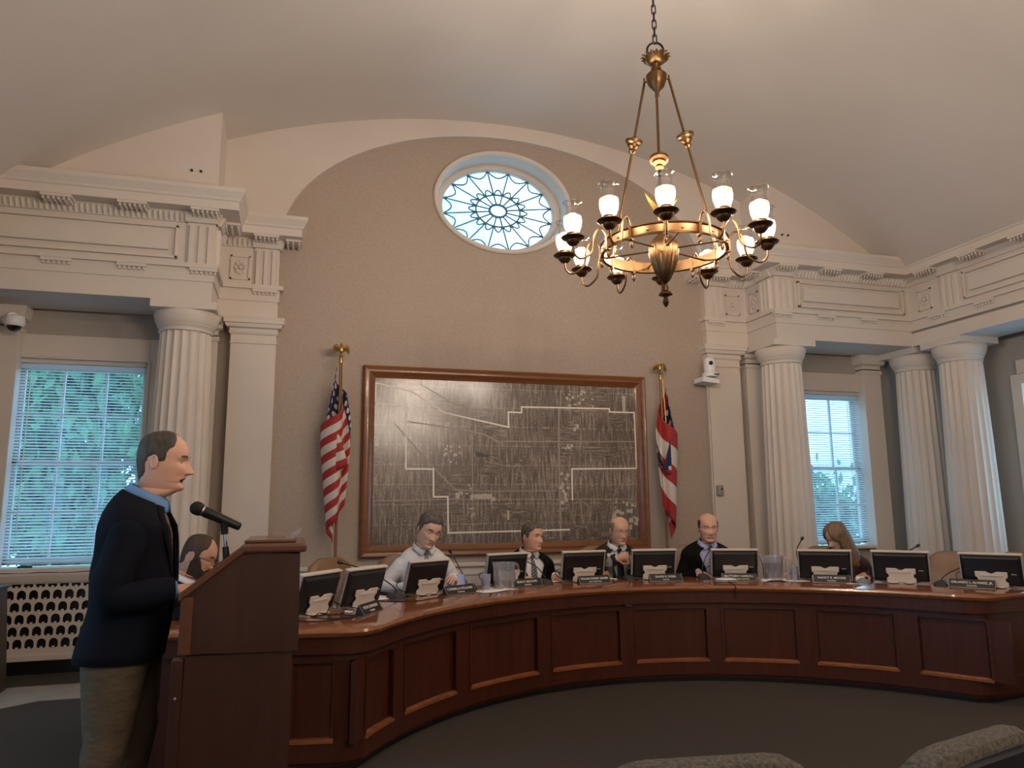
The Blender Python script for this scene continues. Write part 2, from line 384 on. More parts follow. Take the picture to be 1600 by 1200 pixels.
MUT, REG, BAR = mutule_mesh(), regula_mesh(), bar_mesh(ZFR - ZT1 - .03)
def leaf_mesh():
    m = MB(); prof = [(.0, .006), (.3, .022), (.7, .03), (1, .012)]
    rings = []
    for t, b in prof:
        w = .020 * (1 - .25 * abs(t - .5) * 2); rings.append([(-w, .018 + t * .03, t * .075), (0, .018 + t * .03 + b, t * .075), (w, .018 + t * .03, t * .075)])
    return m.loft(rings, closed=False)
def place(o, base, d, side_rot):                     # local +y points into the room
    o.location = base; o.rotation_euler = (0, 0, side_rot)
for r in (0, 1):
    nm = 'right' if r else 'left'
    path = [(XL, YB), (XL, YF), (XS, YF), (XS, YP), (XP1, YP), (XP1, YW + .06)]
    m = MB(); m.loft([[(mir(x, r), y, z) for x, y in offs(path, d)] for d, z in PROF], closed=False)
    ent = struct('trim_%d' % (2 + r), m, PAINT, 'cream doric entablature with cornice on the ' + nm + ' side', 'entablature')
    # beam body: soffit and back
    b = MB(); b.bb(mir(XL - .55, r), mir(XS - .004, r), YF + .004, YP + .1, ZA, ZT1); b.bb(mir(XS - .02, r), mir(XP1 - .004, r), YP + .004, YR + .1, ZA, ZT1); b.bb(mir(XL - .55, r), mir(XL - .004, r), YB, YF + .004, ZA, ZT1)
    ob('beam', b, PAINT, ent, False)
    # plain wall above the cornice up to the vault
    xs = [XL - .2 + (XS - XL + .2) * i / 14 for i in range(15)]
    pl = [(mir(x, r), vault(x) + .03) for x in xs] + [(mir(XS, r), ZCT - .06), (mir(XL - .2, r), ZCT - .06)]
    fill(pl, [], lambda p: (p[0], YF, p[1]), 'spandrel_wall', PAINT, ent)
    ob('spandrel_return', MB().loft([[(mir(XS, r), YF, ZCT - .06), (mir(XS, r), YF, vault(XS) + .03)], [(mir(XS, r), YP, ZCT - .06), (mir(XS, r), YP, vault(XS) + .03)]], closed=False), PAINT, ent, False)
    for hx in (-.985, -.905):
        ob('small_hole', MB().lathe([(.011, 0), (.011, .02)], 10), BLACK, ent, True).matrix_local = Matrix.Translation((mir(hx, r), YF - .002, 4.545)) @ Matrix.Rotation(pi / 2, 4, 'X')
    # segments: (origin xy at frieze plane, rotation so +y is room side, list of features)
    rot_b = pi                                        # facing -Y
    rot_s = (-pi / 2) if not r else (pi / 2)          # left side frieze faces +X
    def put(me, name, x, y, z, rot):
        o = link(name, me, ent); o.location = (mir(x, r), y, z); o.rotation_euler = (0, 0, rot); return o
    for x in (-2.03, -1.43, -.83): put(MUT, 'mutule', x, YF, ZLF, rot_b); put(REG, 'regula', x, YF, ZT0, rot_b)
    put(MUT, 'mutule', XP1 - .13, YP, ZLF, rot_b); put(REG, 'regula', XP1 - .13, YP, ZT0, rot_b)
    put(MUT, 'mutule', XS, YF + .24, ZLF, rot_s); put(MUT, 'mutule', XP1, YP + .0, ZLF, rot_s)
    ys = [YF - .42 - .62 * k for k in range(8)]
    for y in (ys if r else ys[:3]): put(MUT, 'mutule', XL, y, ZLF, rot_s); put(REG, 'regula', XL, y, ZT0, rot_s)
    def tri(x, y, rot, width=.24):
        t = link('triglyph', MB().bb(-width / 2, width / 2, -.01, .016, 0, ZFR - ZT1).mesh('triglyph', PAINT, False), ent)
        t.location = (mir(x, r), y, ZT1); t.rotation_euler = (0, 0, rot)
        for dx in (-width / 3, 0, width / 3):
            bb_ = link('bar', BAR, t); bb_.location = (dx, .012, 0)
        cp = ob('cap_block', MB().prism([(0, 0), (.045, 0), (.085, .085), (0, .085)], lambda p: (-width / 2 - .02, p[0], ZFR - ZT1 + p[1]), lambda p: (width / 2 + .02, p[0], ZFR - ZT1 + p[1])), PAINT, t, False)
        return t
    tri(-.868, YF, rot_b); tri(XP1 - .13, YP, rot_b, .23); tri(XS, YF + .14, rot_s, .22); tri(XL, YF - .62, rot_s, .24)
    def frame(x0, x1, y, rot, inset=.035):
        w = abs(x1 - x0); h = ZFR - ZT1; z0 = ZT1 + inset; z1 = ZFR - .04; t = .026
        q = MB()
        for (a, b2, c, d) in ((-w / 2, w / 2, z0, z0 + t), (-w / 2, w / 2, z1 - t, z1), (-w / 2, -w / 2 + t, z0, z1), (w / 2 - t, w / 2, z0, z1)): q.bb(a, b2, 0, .032, c, d)
        fr = ob('frieze_panel', q, PAINT, ent, False, bev=.004); fr.rotation_euler = (0, 0, rot)
        return fr
    f1 = frame(XL + .1, -1.06, YF, rot_b); f1.location = (mir((XL + .1 - 1.06) / 2, r), YF, 0)
    ob('panel_field', MB().bb(-(XL + .1 + 1.06) / -2 + .075, (XL + .1 + 1.06) / -2 - .075, 0, .034, ZT1 + .11, ZFR - .115), PAINT, f1, False, bev=.006)
    L = 5.2 if r else 1.5
    f2 = frame(0, L, YF, rot_s); f2.location = (mir(XL, r), YF - .80 - L / 2, 0)
    ob('panel_field', MB().bb(-L / 2 + .075, L / 2 - .075, 0, .034, ZT1 + .11, ZFR - .115), PAINT, f2, False, bev=.006)
    def rosette(x, y, rot, w=.19):
        h = .25; z0 = (ZT1 + ZFR) / 2 - .02
        q = MB()
        for (a, b2, c, d) in ((-w / 2, w / 2, -h / 2, -h / 2 + .016), (-w / 2, w / 2, h / 2 - .016, h / 2), (-w / 2, -w / 2 + .016, -h / 2, h / 2), (w / 2 - .016, w / 2, -h / 2, h / 2)): q.bb(a, b2, 0, .016, c, d)
        ro_ = ob('rosette', q, PAINT, ent, False); ro_.location = (mir(x, r), y, z0); ro_.rotation_euler = (0, 0, rot)
        pt = MB()
        for k in range(8):
            a = k * pi / 4; pt.sphere((cos(a) * .042, .008, sin(a) * .055), .022, 6, 4, (1, .5, 1))
        pt.sphere((0, .012, 0), .022, 8, 5)
        ob('flower', pt, PAINT, ro_, True)
    rosette(-.555, YP, rot_b); rosette(XS, YF + .39, rot_s, .16); rosette(XL, YF - .25, rot_s)
    # leaf moulding under the corona, too small to pick apart singly
    lm = leaf_mesh(); allm = MB()
    segs = [((XL, YF), (XS, YF)), ((XS, YF), (XS, YP)), ((XS, YP), (XP1, YP)), ((XL, YF), (XL, YF - (6 if r else 2)))]
    for a, b2 in segs:
        a, b2 = Vector(a), Vector(b2); t = (b2 - a); Ln = t.length; t.normalize(); nrm_ = Vector((t.y, -t.x))
        if a[0] == XL and b2[0] == XL: nrm_ = Vector((1, 0))
        k = int(Ln / .045)
        for i in range(k):
            p = a + t * (i + .5) * Ln / k
            allm._add([(mir(p.x + t.x * v[0] + nrm_.x * v[1], r), p.y + t.y * v[0] + nrm_.y * v[1], ZFR + .005 + v[2]) for v in lm.v], lm.f)
    ob('leaf_moulding', allm, PAINT, ent, True, kind='stuff')

# pilasters beside the papered panel and flat antae in the recesses
for r in (0, 1):
    nm = 'right' if r else 'left'
    p = struct('trim_%d' % (4 + r), MB().bb(mir(XP0, r), mir(XP1, r), YP, YR + .12, 0, 3.04), PAINT, 'plain cream pilaster at the %s edge of the papered wall' % nm, 'pilaster', bev=.004)
    cap = [(0, 3.04), (.010, 3.04), (.010, 3.05), (0, 3.055), (0, 3.13), (.012, 3.135), (.020, 3.155), (.012, 3.16), (.012, 3.19), (.045, 3.20), (.055, 3.235), (.068, 3.24), (.068, 3.27), (.075, 3.30), (0, 3.30)]
    q = MB(); rings = []
    for d, z in cap: rings.append([(mir(XP0 - d, r), YP - d, z), (mir(XP1 + d, r), YP - d, z), (mir(XP1 + d, r), YR + .1, z), (mir(XP0 - d, r), YR + .1, z)])
    q.loft(rings); ob('capital', q, PAINT, p, False)
    for k, (xa, xb) in enumerate(((XP0 - .36, XP0 - .12), (XL - .05, XL + .22))):
        an = struct('trim_%d' % (6 + 2 * r + k), MB().bb(mir(xa, r), mir(xb, r), YR - .13, YR, 0, 3.12), PAINT, 'flat cream anta on the recess wall, %s side, %s' % (nm, 'next to the pilaster' if k == 0 else 'in the corner by the window'), 'anta', bev=.004)
        q = MB(); rings = []
        for d, z in [(0, 3.05), (.012, 3.06), (.012, 3.10), (0, 3.105), (0, 3.16), (.04, 3.18), (.05, 3.25), (.05, 3.32), (0, 3.32)]: rings.append([(mir(xa - d, r), YR - .13 - d, z), (mir(xb + d, r), YR - .13 - d, z), (mir(xb + d, r), YR, z), (mir(xa - d, r), YR, z)])
        q.loft(rings); ob('capital', q, PAINT, an, False)

# columns
def column(x, y, label):
    t = thing('column', label, 'column', (x, y, 0), 0, 'fluted columns of the chamber')
    NF, sub = 20, 6; rings = []
    for i in range(15):
        z = 3.03 * i / 14; u = i / 14; rad = .272 - .046 * u ** 1.5
        ring = []
        for j in range(NF * sub):
            a = 2 * pi * j / (NF * sub); ph = (j % sub) / sub; dep = .020 * (sin(pi * ph) ** .8) * (1 if 0 < i < 14 else .9)
            ring.append((cos(a) * (rad - dep), sin(a) * (rad - dep), z))
        rings.append(ring)
    ob('shaft', MB().loft(rings), PAINT, t, True)
    ob('echinus', MB().lathe([(.224, 3.03), (.236, 3.035), (.238, 3.05), (.230, 3.055), (.240, 3.075), (.252, 3.085), (.246, 3.092), (.258, 3.105), (.272, 3.135), (.284, 3.175), (.288, 3.205), (.28, 3.22)], 48), PAINT, t, True)
    ob('abacus', MB().bb(-.282, .282, -.282, .282, 3.22, ZA), PAINT, t, False, bev=.004)
    return t
column(-.983, 7.456, 'fluted cream column between the left window and the papered wall')
column(5.533, 7.456, 'fluted cream column between the papered wall and the right window')
column(7.50, 7.456, 'fluted cream column in the right corner beyond the right window')
column(7.50, 6.79, 'fluted cream column nearest the right edge of the photo')

# ------------------------------------------------------------------ windows with blinds
SLAT = None
def sash_window(idx, r, label):
    global SLAT
    x0, x1 = sorted((mir(-2.488, r), mir(-1.383, r))); w = x1 - x0; xc = (x0 + x1) / 2
    root = sempty('window_%d' % idx, label, 'window'); root.location = (xc, 8.0, 0); hw = w / 2
    yw = -.085                                     # wall face relative to window plane (7.92)
    cs = MB(); T = .11
    cs.bb(-hw - .03 - T, -hw - .03, yw - .03, yw + .09, .86, 3.06); cs.bb(hw + .03, hw + .03 + T, yw - .03, yw + .09, .86, 3.06); cs.bb(-hw - .03, hw + .03, yw - .03, yw + .09, 2.83, 3.06)
    ob('casing', cs, PAINT, root, False, bev=.006)
    bd = MB()
    for s_ in (-1, 1): bd.bb(s_ * (hw + .03) - .012, s_ * (hw + .03) + .012, yw - .05, yw - .02, .90, 2.84)
    bd.bb(-hw - .03, hw + .03, yw - .05, yw - .02, 2.828, 2.852); ob('casing_bead', bd, PAINT, root, False, bev=.005)
    jb = MB(); jb.bb(-hw - .03, -hw, yw, .12, .88, 2.83); jb.bb(hw, hw + .03, yw, .12, .88, 2.83); jb.bb(-hw - .03, hw + .03, yw, .12, 2.79, 2.83); ob('jamb', jb, PAINT, root, False)
    ob('sill', MB().bb(-hw - .18, hw + .18, yw - .10, .12, .865, .905), PAINT, root, False, bev=.012)
    zb, zt = .925, 2.785; zm = 1.855
    for k, (a, b, yy) in enumerate(((zb, zm + .02, .035), (zm - .02, zt, .075))):
        s = MB(); st = .045
        s.bb(-hw, -hw + st, yy - .018, yy + .018, a, b); s.bb(hw - st, hw, yy - .018, yy + .018, a, b); s.bb(-hw, hw, yy - .018, yy + .018, a, a + .05); s.bb(-hw, hw, yy - .018, yy + .018, b - .045, b)
        so = ob('sash', s, PAINT, root, False, bev=.004)
        for i in (1, 2): ob('muntin', MB().bb(-hw + w * i / 3 - .011, -hw + w * i / 3 + .011, yy - .014, yy + .014, a + .05, b - .045), PAINT, so, False)
        ob('muntin', MB().bb(-hw + st, hw - st, yy - .012, yy + .012, (a + b) / 2 - .011, (a + b) / 2 + .011), PAINT, so, False)
        for i in range(3):
            for j in range(2):
                px0 = -hw + w * i / 3; pz0 = a + (b - a) * j / 2
                ob('pane', MB().bb(px0 + .01, px0 + w / 3 - .01, yy - .002, yy + .002, pz0 + .01, pz0 + (b - a) / 2 - .01), GLASS, so, False)
    bl = thing('window_blind', 'white mini blind hanging in the ' + ('right' if r else 'left') + ' window, slats open', 'blind', (xc, 7.955, 0), 0, 'mini blinds in the windows')
    ob('headrail', MB().bb(-hw + .012, hw - .012, -.02, .02, 2.735, 2.782), SLATM, bl, False, bev=.004)
    ob('bottom_rail', MB().bb(-hw + .015, hw - .015, -.013, .013, .945, .967), SLATM, bl, False, bev=.004)
    if SLAT is None:
        q = MB(); L = hw - .018; rings = []
        for xx in (-L, L): rings.append([(xx, -.0122, -.0068), (xx, -.004, .0000), (xx, .005, .0052), (xx, .0122, .0080)])
        q.loft(rings, closed=False); SLAT = q.mesh('slat', SLATM)
    nS = 62
    for i in range(nS):
        s = link('slat', SLAT, bl); s.location = (0, 0, .985 + (2.72 - .985) * i / (nS - 1))
    for x in (-hw * .78, -hw * .26, hw * .26, hw * .78):
        ob('ladder_cord', MB().tube([(x, -.016, .95), (x, -.016, 2.74)], .0016, 5), WHITE, bl)
    wx = -hw * .78 if not r else hw * .62
    ob('tilt_wand', MB().tube([(wx, -.03, 1.25), (wx, -.03, 2.72)], .004, 6), WHITE, bl)
    return root
sash_window(1, 0, 'tall sash window with blinds on the left behind the speaker')
sash_window(2, 1, 'tall sash window with blinds on the right behind the seated woman')
# latch on the left sill
lt = MB().bb(-.055, .055, -.01, .01, 0, .016); lt.sphere((-.05, 0, .003), .012, 8, 6); lt.sphere((.05, 0, .003), .012, 8, 6)
o = tag(ob('sash_lift', lt, BLACKM), 'black sash lift at the bottom of the left window', 'handle'); o.location = (-2.25, 7.86, .907)
# right side wall window casing (mostly out of frame)
w4 = sempty('window_4', 'cream window casing on the right side wall at the edge of the photo', 'window'); w4.location = (8.0, 5.93, 0)
q = MB(); q.bb(-.06, .02, .49, .62, .85, 2.86); q.bb(-.06, .02, -.62, -.49, .85, 2.86); q.bb(-.06, .02, -.49, .49, 2.75, 2.86); ob('casing', q, PAINT, w4, False, bev=.006)
ob('cap', MB().bb(-.075, .02, -.55, .52, 2.86, 3.02), PAINT, w4, False, bev=.006)
q = MB()
for a in (-.45, 0, .45): q.bb(.05, .09, a - .03, a + .03, .9, 2.8)
for z in (.93, 1.85, 2.78): q.bb(.05, .09, -.48, .48, z - .03, z + .03)
ob('sash', q, PAINT, w4, False); ob('pane', MB().bb(.068, .072, -.48, .48, .9, 2.8), GLASS, w4, False)
# unseen side windows added on the left wall to spread daylight
for k, yc in ((5, 3.6), (6, .8)):
    w5 = sempty('window_%d' % k, 'unseen side window added for its light, bay %d from the back' % (k - 4), 'window'); w5.location = (-3.30, yc, 0)
    q = MB(); q.bb(-.02, .06, -.68, -.58, .85, 2.95); q.bb(-.02, .06, .58, .68, .85, 2.95); q.bb(-.02, .06, -.58, .58, 2.80, 2.95); ob('casing', q, PAINT, w5, False)
    ob('pane', MB().bb(-.072, -.068, -.6, .6, .9, 2.8), GLASS, w5, False)

# oval window
ov = sempty('window_3', 'oval window with web tracery high on the papered wall', 'window'); ov.location = (OV[0], YW, OV[1])
NE = 72
def ering(a, b, y): return [(a * cos(2 * pi * i / NE), y, b * sin(2 * pi * i / NE)) for i in range(NE)]
A0, B0 = OV[2], OV[3]
ob('outer_casing', MB().loft([ering(A0 + .02, B0 + .02, .01), ering(A0 + .02, B0 + .02, -.03), ering(A0 + .008, B0 + .008, -.045), ering(A0 - .03, B0 - .03, -.04), ering(A0 - .04, B0 - .04, .01)], cap0=False, cap1=False), PAINT, ov, True)
ob('reveal', MB().loft([ering(A0 - .04, B0 - .04, 0), ering(A0 - .05, B0 - .05, .24)], cap0=False, cap1=False), PAINT, ov, True)
ob('inner_frame', MB().loft([ering(A0 - .045, B0 - .045, .20), ering(A0 - .07, B0 - .065, .19), ering(A0 - .085, B0 - .075, .205), ering(A0 - .115, B0 - .095, .205), ering(A0 - .13, B0 - .11, .225), ering(A0 - .13, B0 - .11, .28)], cap0=False, cap1=False), PAINT, ov, True)
GA, GB = A0 - .125, B0 - .105
MUNT = mat('tracery_lead', (.10, .17, .23), .5)
gy = .25
ob('pane', MB().loft([ering(GA, GB, gy + .012), ering(1e-3, 1e-3, gy + .012)], cap0=False, cap1=False), GLASS, ov, True)
def emunt(pts, r_=.007, closed=False): return MB().tube([(x * GA, gy, z * GB) for x, z in pts], r_, 6, closed=closed)
def circ(r_, n_=48): return [(r_ * cos(2 * pi * i / n_), r_ * sin(2 * pi * i / n_)) for i in range(n_)]
ob('hub_ring', emunt(circ(.155), .015, True), MUNT, ov); ob('middle_ring', emunt(circ(.40), .011, True), MUNT, ov)
NS = 16
for k in range(NS):
    a = 2 * pi * (k + .5) / NS
    ob('spoke', emunt([(.155 * cos(a), .155 * sin(a)), (1.0 * cos(a), 1.0 * sin(a))], .0095), MUNT, ov)
    b = 2 * pi * (k + 1) / NS; h = pi / NS
    ob('petal', emunt([((.41 + .12 * sin(pi * t / 8)) * cos(b - h * .85 + 2 * h * .85 * t / 8), (.41 + .12 * sin(pi * t / 8)) * sin(b - h * .85 + 2 * h * .85 * t / 8)) for t in range(9)], .0095), MUNT, ov)
    ob('scallop', emunt([((1.0 - .17 * sin(pi * t / 8) ** .8) * cos(b - h + 2 * h * t / 8), (1.0 - .17 * sin(pi * t / 8) ** .8) * sin(b - h + 2 * h * t / 8)) for t in range(9)], .0095), MUNT, ov)

# radiator cover with arched perforations under the left window
rc = thing('radiator_cover', 'cream radiator cover with arched perforations under the left window', 'radiator', (-1.95, 7.78, 0))
RW = 1.5
holes = []; cw, ch = .094, .104
for row in range(6):
    z = .215 + row * ch; off = .049 if row % 2 else 0
    kx = -7
    while kx < 8:
        x = kx * cw + off; kx += 1
        if abs(x) > RW / 2 - .08: continue
        hw_ = .036; pts = [(x - hw_, z + .012), (x - .012, z), (x - .010, z + .018), (x + .010, z + .018), (x + .012, z), (x + hw_, z + .012), (x + hw_, z + .05)]
        pts += [(x + hw_ * cos(pi * t / 6), z + .05 + hw_ * sin(pi * t / 6)) for t in range(1, 6)] + [(x - hw_, z + .05)]
        holes.append(pts)
g = fill([(-RW / 2, .15), (RW / 2, .15), (RW / 2, .90), (-RW / 2, .90)], holes, lambda p: (p[0], 0, p[1]), 'grille', PAINT, rc, solid=.008)
ob('backing', MB().bb(-RW / 2, RW / 2, .05, .06, .12, .88), BLACK, rc, False)
ob('bottom_ledge', MB().bb(-RW / 2 - .02, RW / 2 + .02, -.035, .03, .115, .165), PAINT, rc, False, bev=.006)
ob('top_moulding', MB().prism([(-.05, .845), (-.03, .79), (-.015, .77), (.01, .77), (.06, .77), (.06, .865), (-.05, .865)], lambda p: (-RW / 2 - .05, p[0], p[1]), lambda p: (RW / 2 + .05, p[0], p[1])), PAINT, rc, False)
ob('plinth', MB().bb(-RW / 2, RW / 2, .0, .08, 0, .115), BLACK, rc, False)
cb = [(-2.9 + .1 * i, 7.735 + .004 * sin(i), .868 + .004 * sin(i * 1.7)) for i in range(16)]
tag(ob('wire', MB().tube(cb, .004, 6), BLACK), 'thin black cable lying along the left window ledge', 'cable')

# ------------------------------------------------------------------ outside: pale bounce ground and trees
struct('ground_outside', MB().bb(-30, 40, 8.2, 60, -1.2, -1.0), BOUNCEG, 'ground outside the windows, made pale to bounce sky light', 'ground')
def tree(x, y, h, rad, nleaf, label, seed):
    rnd = random.Random(seed)
    t = thing('tree', label, 'tree', (x, y, -1.0), 0, 'trees outside the windows')
    ob('trunk', MB().tube([(0, 0, 0), (.1, 0, h * .4), (-.05, .1, h * .8)], [.22, .16, .06], 8), BARK, t)
    v = []; f = []
    cl = [(rnd.gauss(0, rad * .5), rnd.gauss(0, rad * .4), h * rnd.uniform(.25, 1.0), rnd.uniform(.35, .8)) for _ in range(46)]
    for i in range(nleaf):
        c = rnd.choice(cl); s = rnd.uniform(.08, .17)
        p = Vector((c[0] + rnd.gauss(0, c[3] * .6), c[1] + rnd.gauss(0, c[3] * .6), c[2] + rnd.gauss(0, c[3] * .5)))
        e = Euler((rnd.uniform(0, 6), rnd.uniform(0, 6), rnd.uniform(0, 6))).to_matrix(); k = len(v)
        v += [tuple(p + e @ Vector(q)) for q in ((-s, 0, 0), (0, -s * .5, .01), (s, 0, 0), (0, s * .5, .01))]; f.append((k, k + 1, k + 2, k + 3))
    m = MB(); m._add(v, f); ob('foliage', m, LEAF, t, False, kind='stuff')
tree(-3.6, 13.0, 5.2, 1.2, 5200, 'broad green tree filling the lower left window', 1)
tree(-5.7, 17.4, 7.6, 1.5, 8500, 'tall green tree seen deeper through the left window', 2)
tree(-3.4, 22.2, 8.6, 1.7, 8500, 'farthest green tree outside the left window', 5)
tree(10.5, 14.0, 3.0, 1.7, 5000, 'low leafy tree outside the right window', 3)
# ================================================================== COUNCIL DESK
EX, EY, EA, EB, ZTOP = 2.613, 2.809, 2.521, 2.903, .762
def ep(tdeg, o, z=0.0):
    t = radians(tdeg); return Vector((EX + (EA + o) * cos(t), EY + (EB + o) * sin(t), z))
def eface(tdeg):                                   # rotation so that local -y points to the ellipse centre side
    p = ep(tdeg, 0); q = ep(tdeg, 1.0); d = q - p; return atan2(d.y, d.x) - pi / 2
desk = thing('council_desk', 'long curved cherry wood council desk with panelled front', 'desk', (0, 0, 0))
TS = [146 - i * (146 - 34) / 60 for i in range(61)]
def plan(o):
    L = [(-.80, 4.56 + o), (-.3, 4.468 + o), (.25 - .8 * o, 4.365 + o), (.36 - .8 * o, 4.345 + o), (.43 - .8 * o, 4.352 + o)]
    if o > .3: L = [(-.80, 4.56 + .6 * o), (-.65, 4.53 + .63 * o), (-.50, 4.47 + .74 * o), (-.38, 4.42 + .86 * o), (-.26, 4.38 + .95 * o)]
    M_ = []
    for t in TS:
        q = ep(t, o); M_.append((q.x, max(q.y, 4.40 + .92 * o) if o > .3 else q.y))
    R_ = [(2 * EX - x, y) for x, y in L[::-1]]; R_[-1] = (6.15, R_[-1][1]); R_[-2] = (5.75, R_[-2][1])
    return L + M_ + R_
def strip(o_z, closed=True):                       # loft a cross section of (offset, z) along the plan
    rails = [plan(o) for o, z in o_z]; m = MB()
    m.loft([[(rails[k][i][0], rails[k][i][1], o_z[k][1]) for k in range(len(o_z))] for i in range(len(rails[0]))]); return m
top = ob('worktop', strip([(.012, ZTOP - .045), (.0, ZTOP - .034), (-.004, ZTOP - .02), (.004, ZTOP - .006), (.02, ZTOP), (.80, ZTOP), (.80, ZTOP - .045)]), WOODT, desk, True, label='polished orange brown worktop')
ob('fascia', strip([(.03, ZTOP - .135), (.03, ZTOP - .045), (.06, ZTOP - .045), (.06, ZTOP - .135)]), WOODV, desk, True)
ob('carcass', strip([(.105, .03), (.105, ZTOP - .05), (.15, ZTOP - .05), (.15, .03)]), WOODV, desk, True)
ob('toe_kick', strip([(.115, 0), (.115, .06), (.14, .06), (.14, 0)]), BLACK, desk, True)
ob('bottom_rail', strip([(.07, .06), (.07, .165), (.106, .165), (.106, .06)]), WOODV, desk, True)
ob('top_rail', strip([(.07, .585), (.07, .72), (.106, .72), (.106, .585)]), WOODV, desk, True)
def curved_box(t0, t1, o0, o1, z0, z1):
    k = max(2, int(abs(t1 - t0) / 2)); m = MB(); rings = []
    for i in range(k + 1):
        t = t0 + (t1 - t0) * i / k
        rings.append([ep(t, o0, z0), ep(t, o0, z1), ep(t, o1, z1), ep(t, o1, z0)])
    return m.loft(rings)
PT = [(146.5, 139.3), (136.6, 124.4), (121.4, 106.7), (103.8, 90.0), (87.2, 73.8), (71.2, 58.7), (55.9, 43.8), (41.0, 31.5)]
edges = [149] + [x for p in PT for x in p] + [29]
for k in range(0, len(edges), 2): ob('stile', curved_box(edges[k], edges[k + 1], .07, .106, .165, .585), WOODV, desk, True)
for a, b in PT:
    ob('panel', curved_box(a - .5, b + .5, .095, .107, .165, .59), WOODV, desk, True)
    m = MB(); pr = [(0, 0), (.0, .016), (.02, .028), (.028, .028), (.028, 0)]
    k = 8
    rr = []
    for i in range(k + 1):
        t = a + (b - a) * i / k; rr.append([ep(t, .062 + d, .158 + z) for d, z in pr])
    m.loft(rr); ob('sill_moulding', m, WOODT, desk, True, label='bottom moulding of a front panel, highlight painted pale')  # paler wood than the other mouldings stands in for the lit ledge
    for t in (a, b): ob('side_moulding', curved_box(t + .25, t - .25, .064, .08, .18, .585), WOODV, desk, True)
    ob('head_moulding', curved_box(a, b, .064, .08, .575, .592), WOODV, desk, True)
# left straight wing front
def wingy(x): return 4.345 + (.36 - x) * .184
for x0, x1 in ((-.80, -.45), (-.12, .05), (.28, .36)):
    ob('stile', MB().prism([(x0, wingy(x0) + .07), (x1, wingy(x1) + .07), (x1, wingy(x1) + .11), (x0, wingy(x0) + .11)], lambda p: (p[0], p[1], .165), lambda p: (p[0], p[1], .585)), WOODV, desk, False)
for x0, x1 in ((.05, .28), (-.45, -.12)):
    m = MB()
    for (a, b, z0, z1) in ((x0, x1, .575, .592), (x0, x0 + .012, .18, .58), (x1 - .012, x1, .18, .58)):
        m.prism([(a, wingy(a) + .062), (b, wingy(b) + .062), (b, wingy(b) + .10), (a, wingy(a) + .10)], lambda p: (p[0], p[1], z0), lambda p: (p[0], p[1], z1))
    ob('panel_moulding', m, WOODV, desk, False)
    ob('sill_moulding', MB().prism([(x0, wingy(x0) + .056), (x1, wingy(x1) + .056), (x1, wingy(x1) + .09), (x0, wingy(x0) + .09)], lambda p: (p[0], p[1], .158), lambda p: (p[0], p[1], .183)), WOODT, desk, False, label='bottom moulding of a front panel, highlight painted pale')  # ledge highlight put into the wood colour, as on the curved panels
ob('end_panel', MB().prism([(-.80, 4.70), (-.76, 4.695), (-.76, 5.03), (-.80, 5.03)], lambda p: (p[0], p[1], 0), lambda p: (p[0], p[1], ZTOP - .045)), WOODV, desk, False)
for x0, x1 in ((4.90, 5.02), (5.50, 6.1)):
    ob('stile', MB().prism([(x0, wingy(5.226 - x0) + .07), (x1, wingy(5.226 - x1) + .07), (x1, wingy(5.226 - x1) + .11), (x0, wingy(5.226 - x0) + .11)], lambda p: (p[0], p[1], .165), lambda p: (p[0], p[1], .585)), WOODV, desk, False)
# control box under the desk edge
o = ob('call_box', MB().box((0, 0, 0), (.055, .03, .022)), DARKG, desk, False, bev=.003); o.location = ep(88.7, .05, ZTOP - .146)

# ================================================================== LECTERN
lec = thing('lectern', 'dark cherry wood lectern with sloped top beside the speaker', 'lectern', (-.15, 3.0, 0))
LX0, LX1, LD = -.195, .205, .56
side = [(LX0, .905), (LX1, .895), (LX1 - .005, 1.25), (0.0, 1.262), (LX0, 1.105)]
for y0 in (0, LD - .022):
    ob('side_panel', MB().prism(side, lambda p: (p[0], y0, p[1]), lambda p: (p[0], y0 + .022, p[1])), WOODL, lec, False, bev=.003)
ob('front_panel', MB().bb(LX1 - .027, LX1 - .005, .022, LD - .022, .9, 1.25), WOODL, lec, False)
ob('user_side_edge', MB().bb(LX0 - .012, LX0 + .03, -.008, LD + .008, .905, 1.105), WOODLT, lec, False, bev=.004)
ob('top_board', MB().bb(-.01, LX1 + .018, -.018, LD + .018, 1.255, 1.288), WOODLT, lec, False, bev=.01)
sl = Matrix.Rotation(0, 3, 'Y')
ang = atan2(1.262 - 1.105, 0.0 - LX0)
for y0, y1 in ((-.018, .03), (LD - .03, LD + .018)):
    ob('slope_trim', MB().prism([(LX0 - .02, 1.088), (LX0 - .02, 1.118), (.0, 1.288), (.0, 1.255)], lambda p: (p[0], y0, p[1]), lambda p: (p[0], y1, p[1])), WOODLT, lec, False, bev=.005)
ob('reading_surface', MB().prism([(LX0, 1.085), (LX0, 1.10), (.0, 1.262), (.0, 1.245)], lambda p: (p[0], .03, p[1]), lambda p: (p[0], LD - .03, p[1])), WOODLT, lec, False)
ob('upper_ledge', MB().bb(-.005, LX1 - .02, .06, LD - .04, 1.288, 1.30), WOODLT, lec, False, bev=.004)
low = [(LX0 - .012, 0), (LX1 - .02, 0), (LX1 - .02, .9), (LX0 + .01, .9)]
for y0 in (.012, LD - .034): ob('lower_side_panel', MB().prism(low, lambda p: (p[0], y0, p[1]), lambda p: (p[0], y0 + .022, p[1])), WOODL, lec, False, bev=.003)
ob('lower_front_panel', MB().bb(LX1 - .042, LX1 - .02, .034, LD - .034, 0, .9), WOODL, lec, False)
ob('lower_post', MB().bb(LX0 - .032, LX0 + .008, .0, .05, 0, .89), WOODL, lec, False, bev=.004)
ob('lower_shelf', MB().bb(LX0, LX1 - .04, .034, LD - .034, .52, .545), WOODL, lec, False)
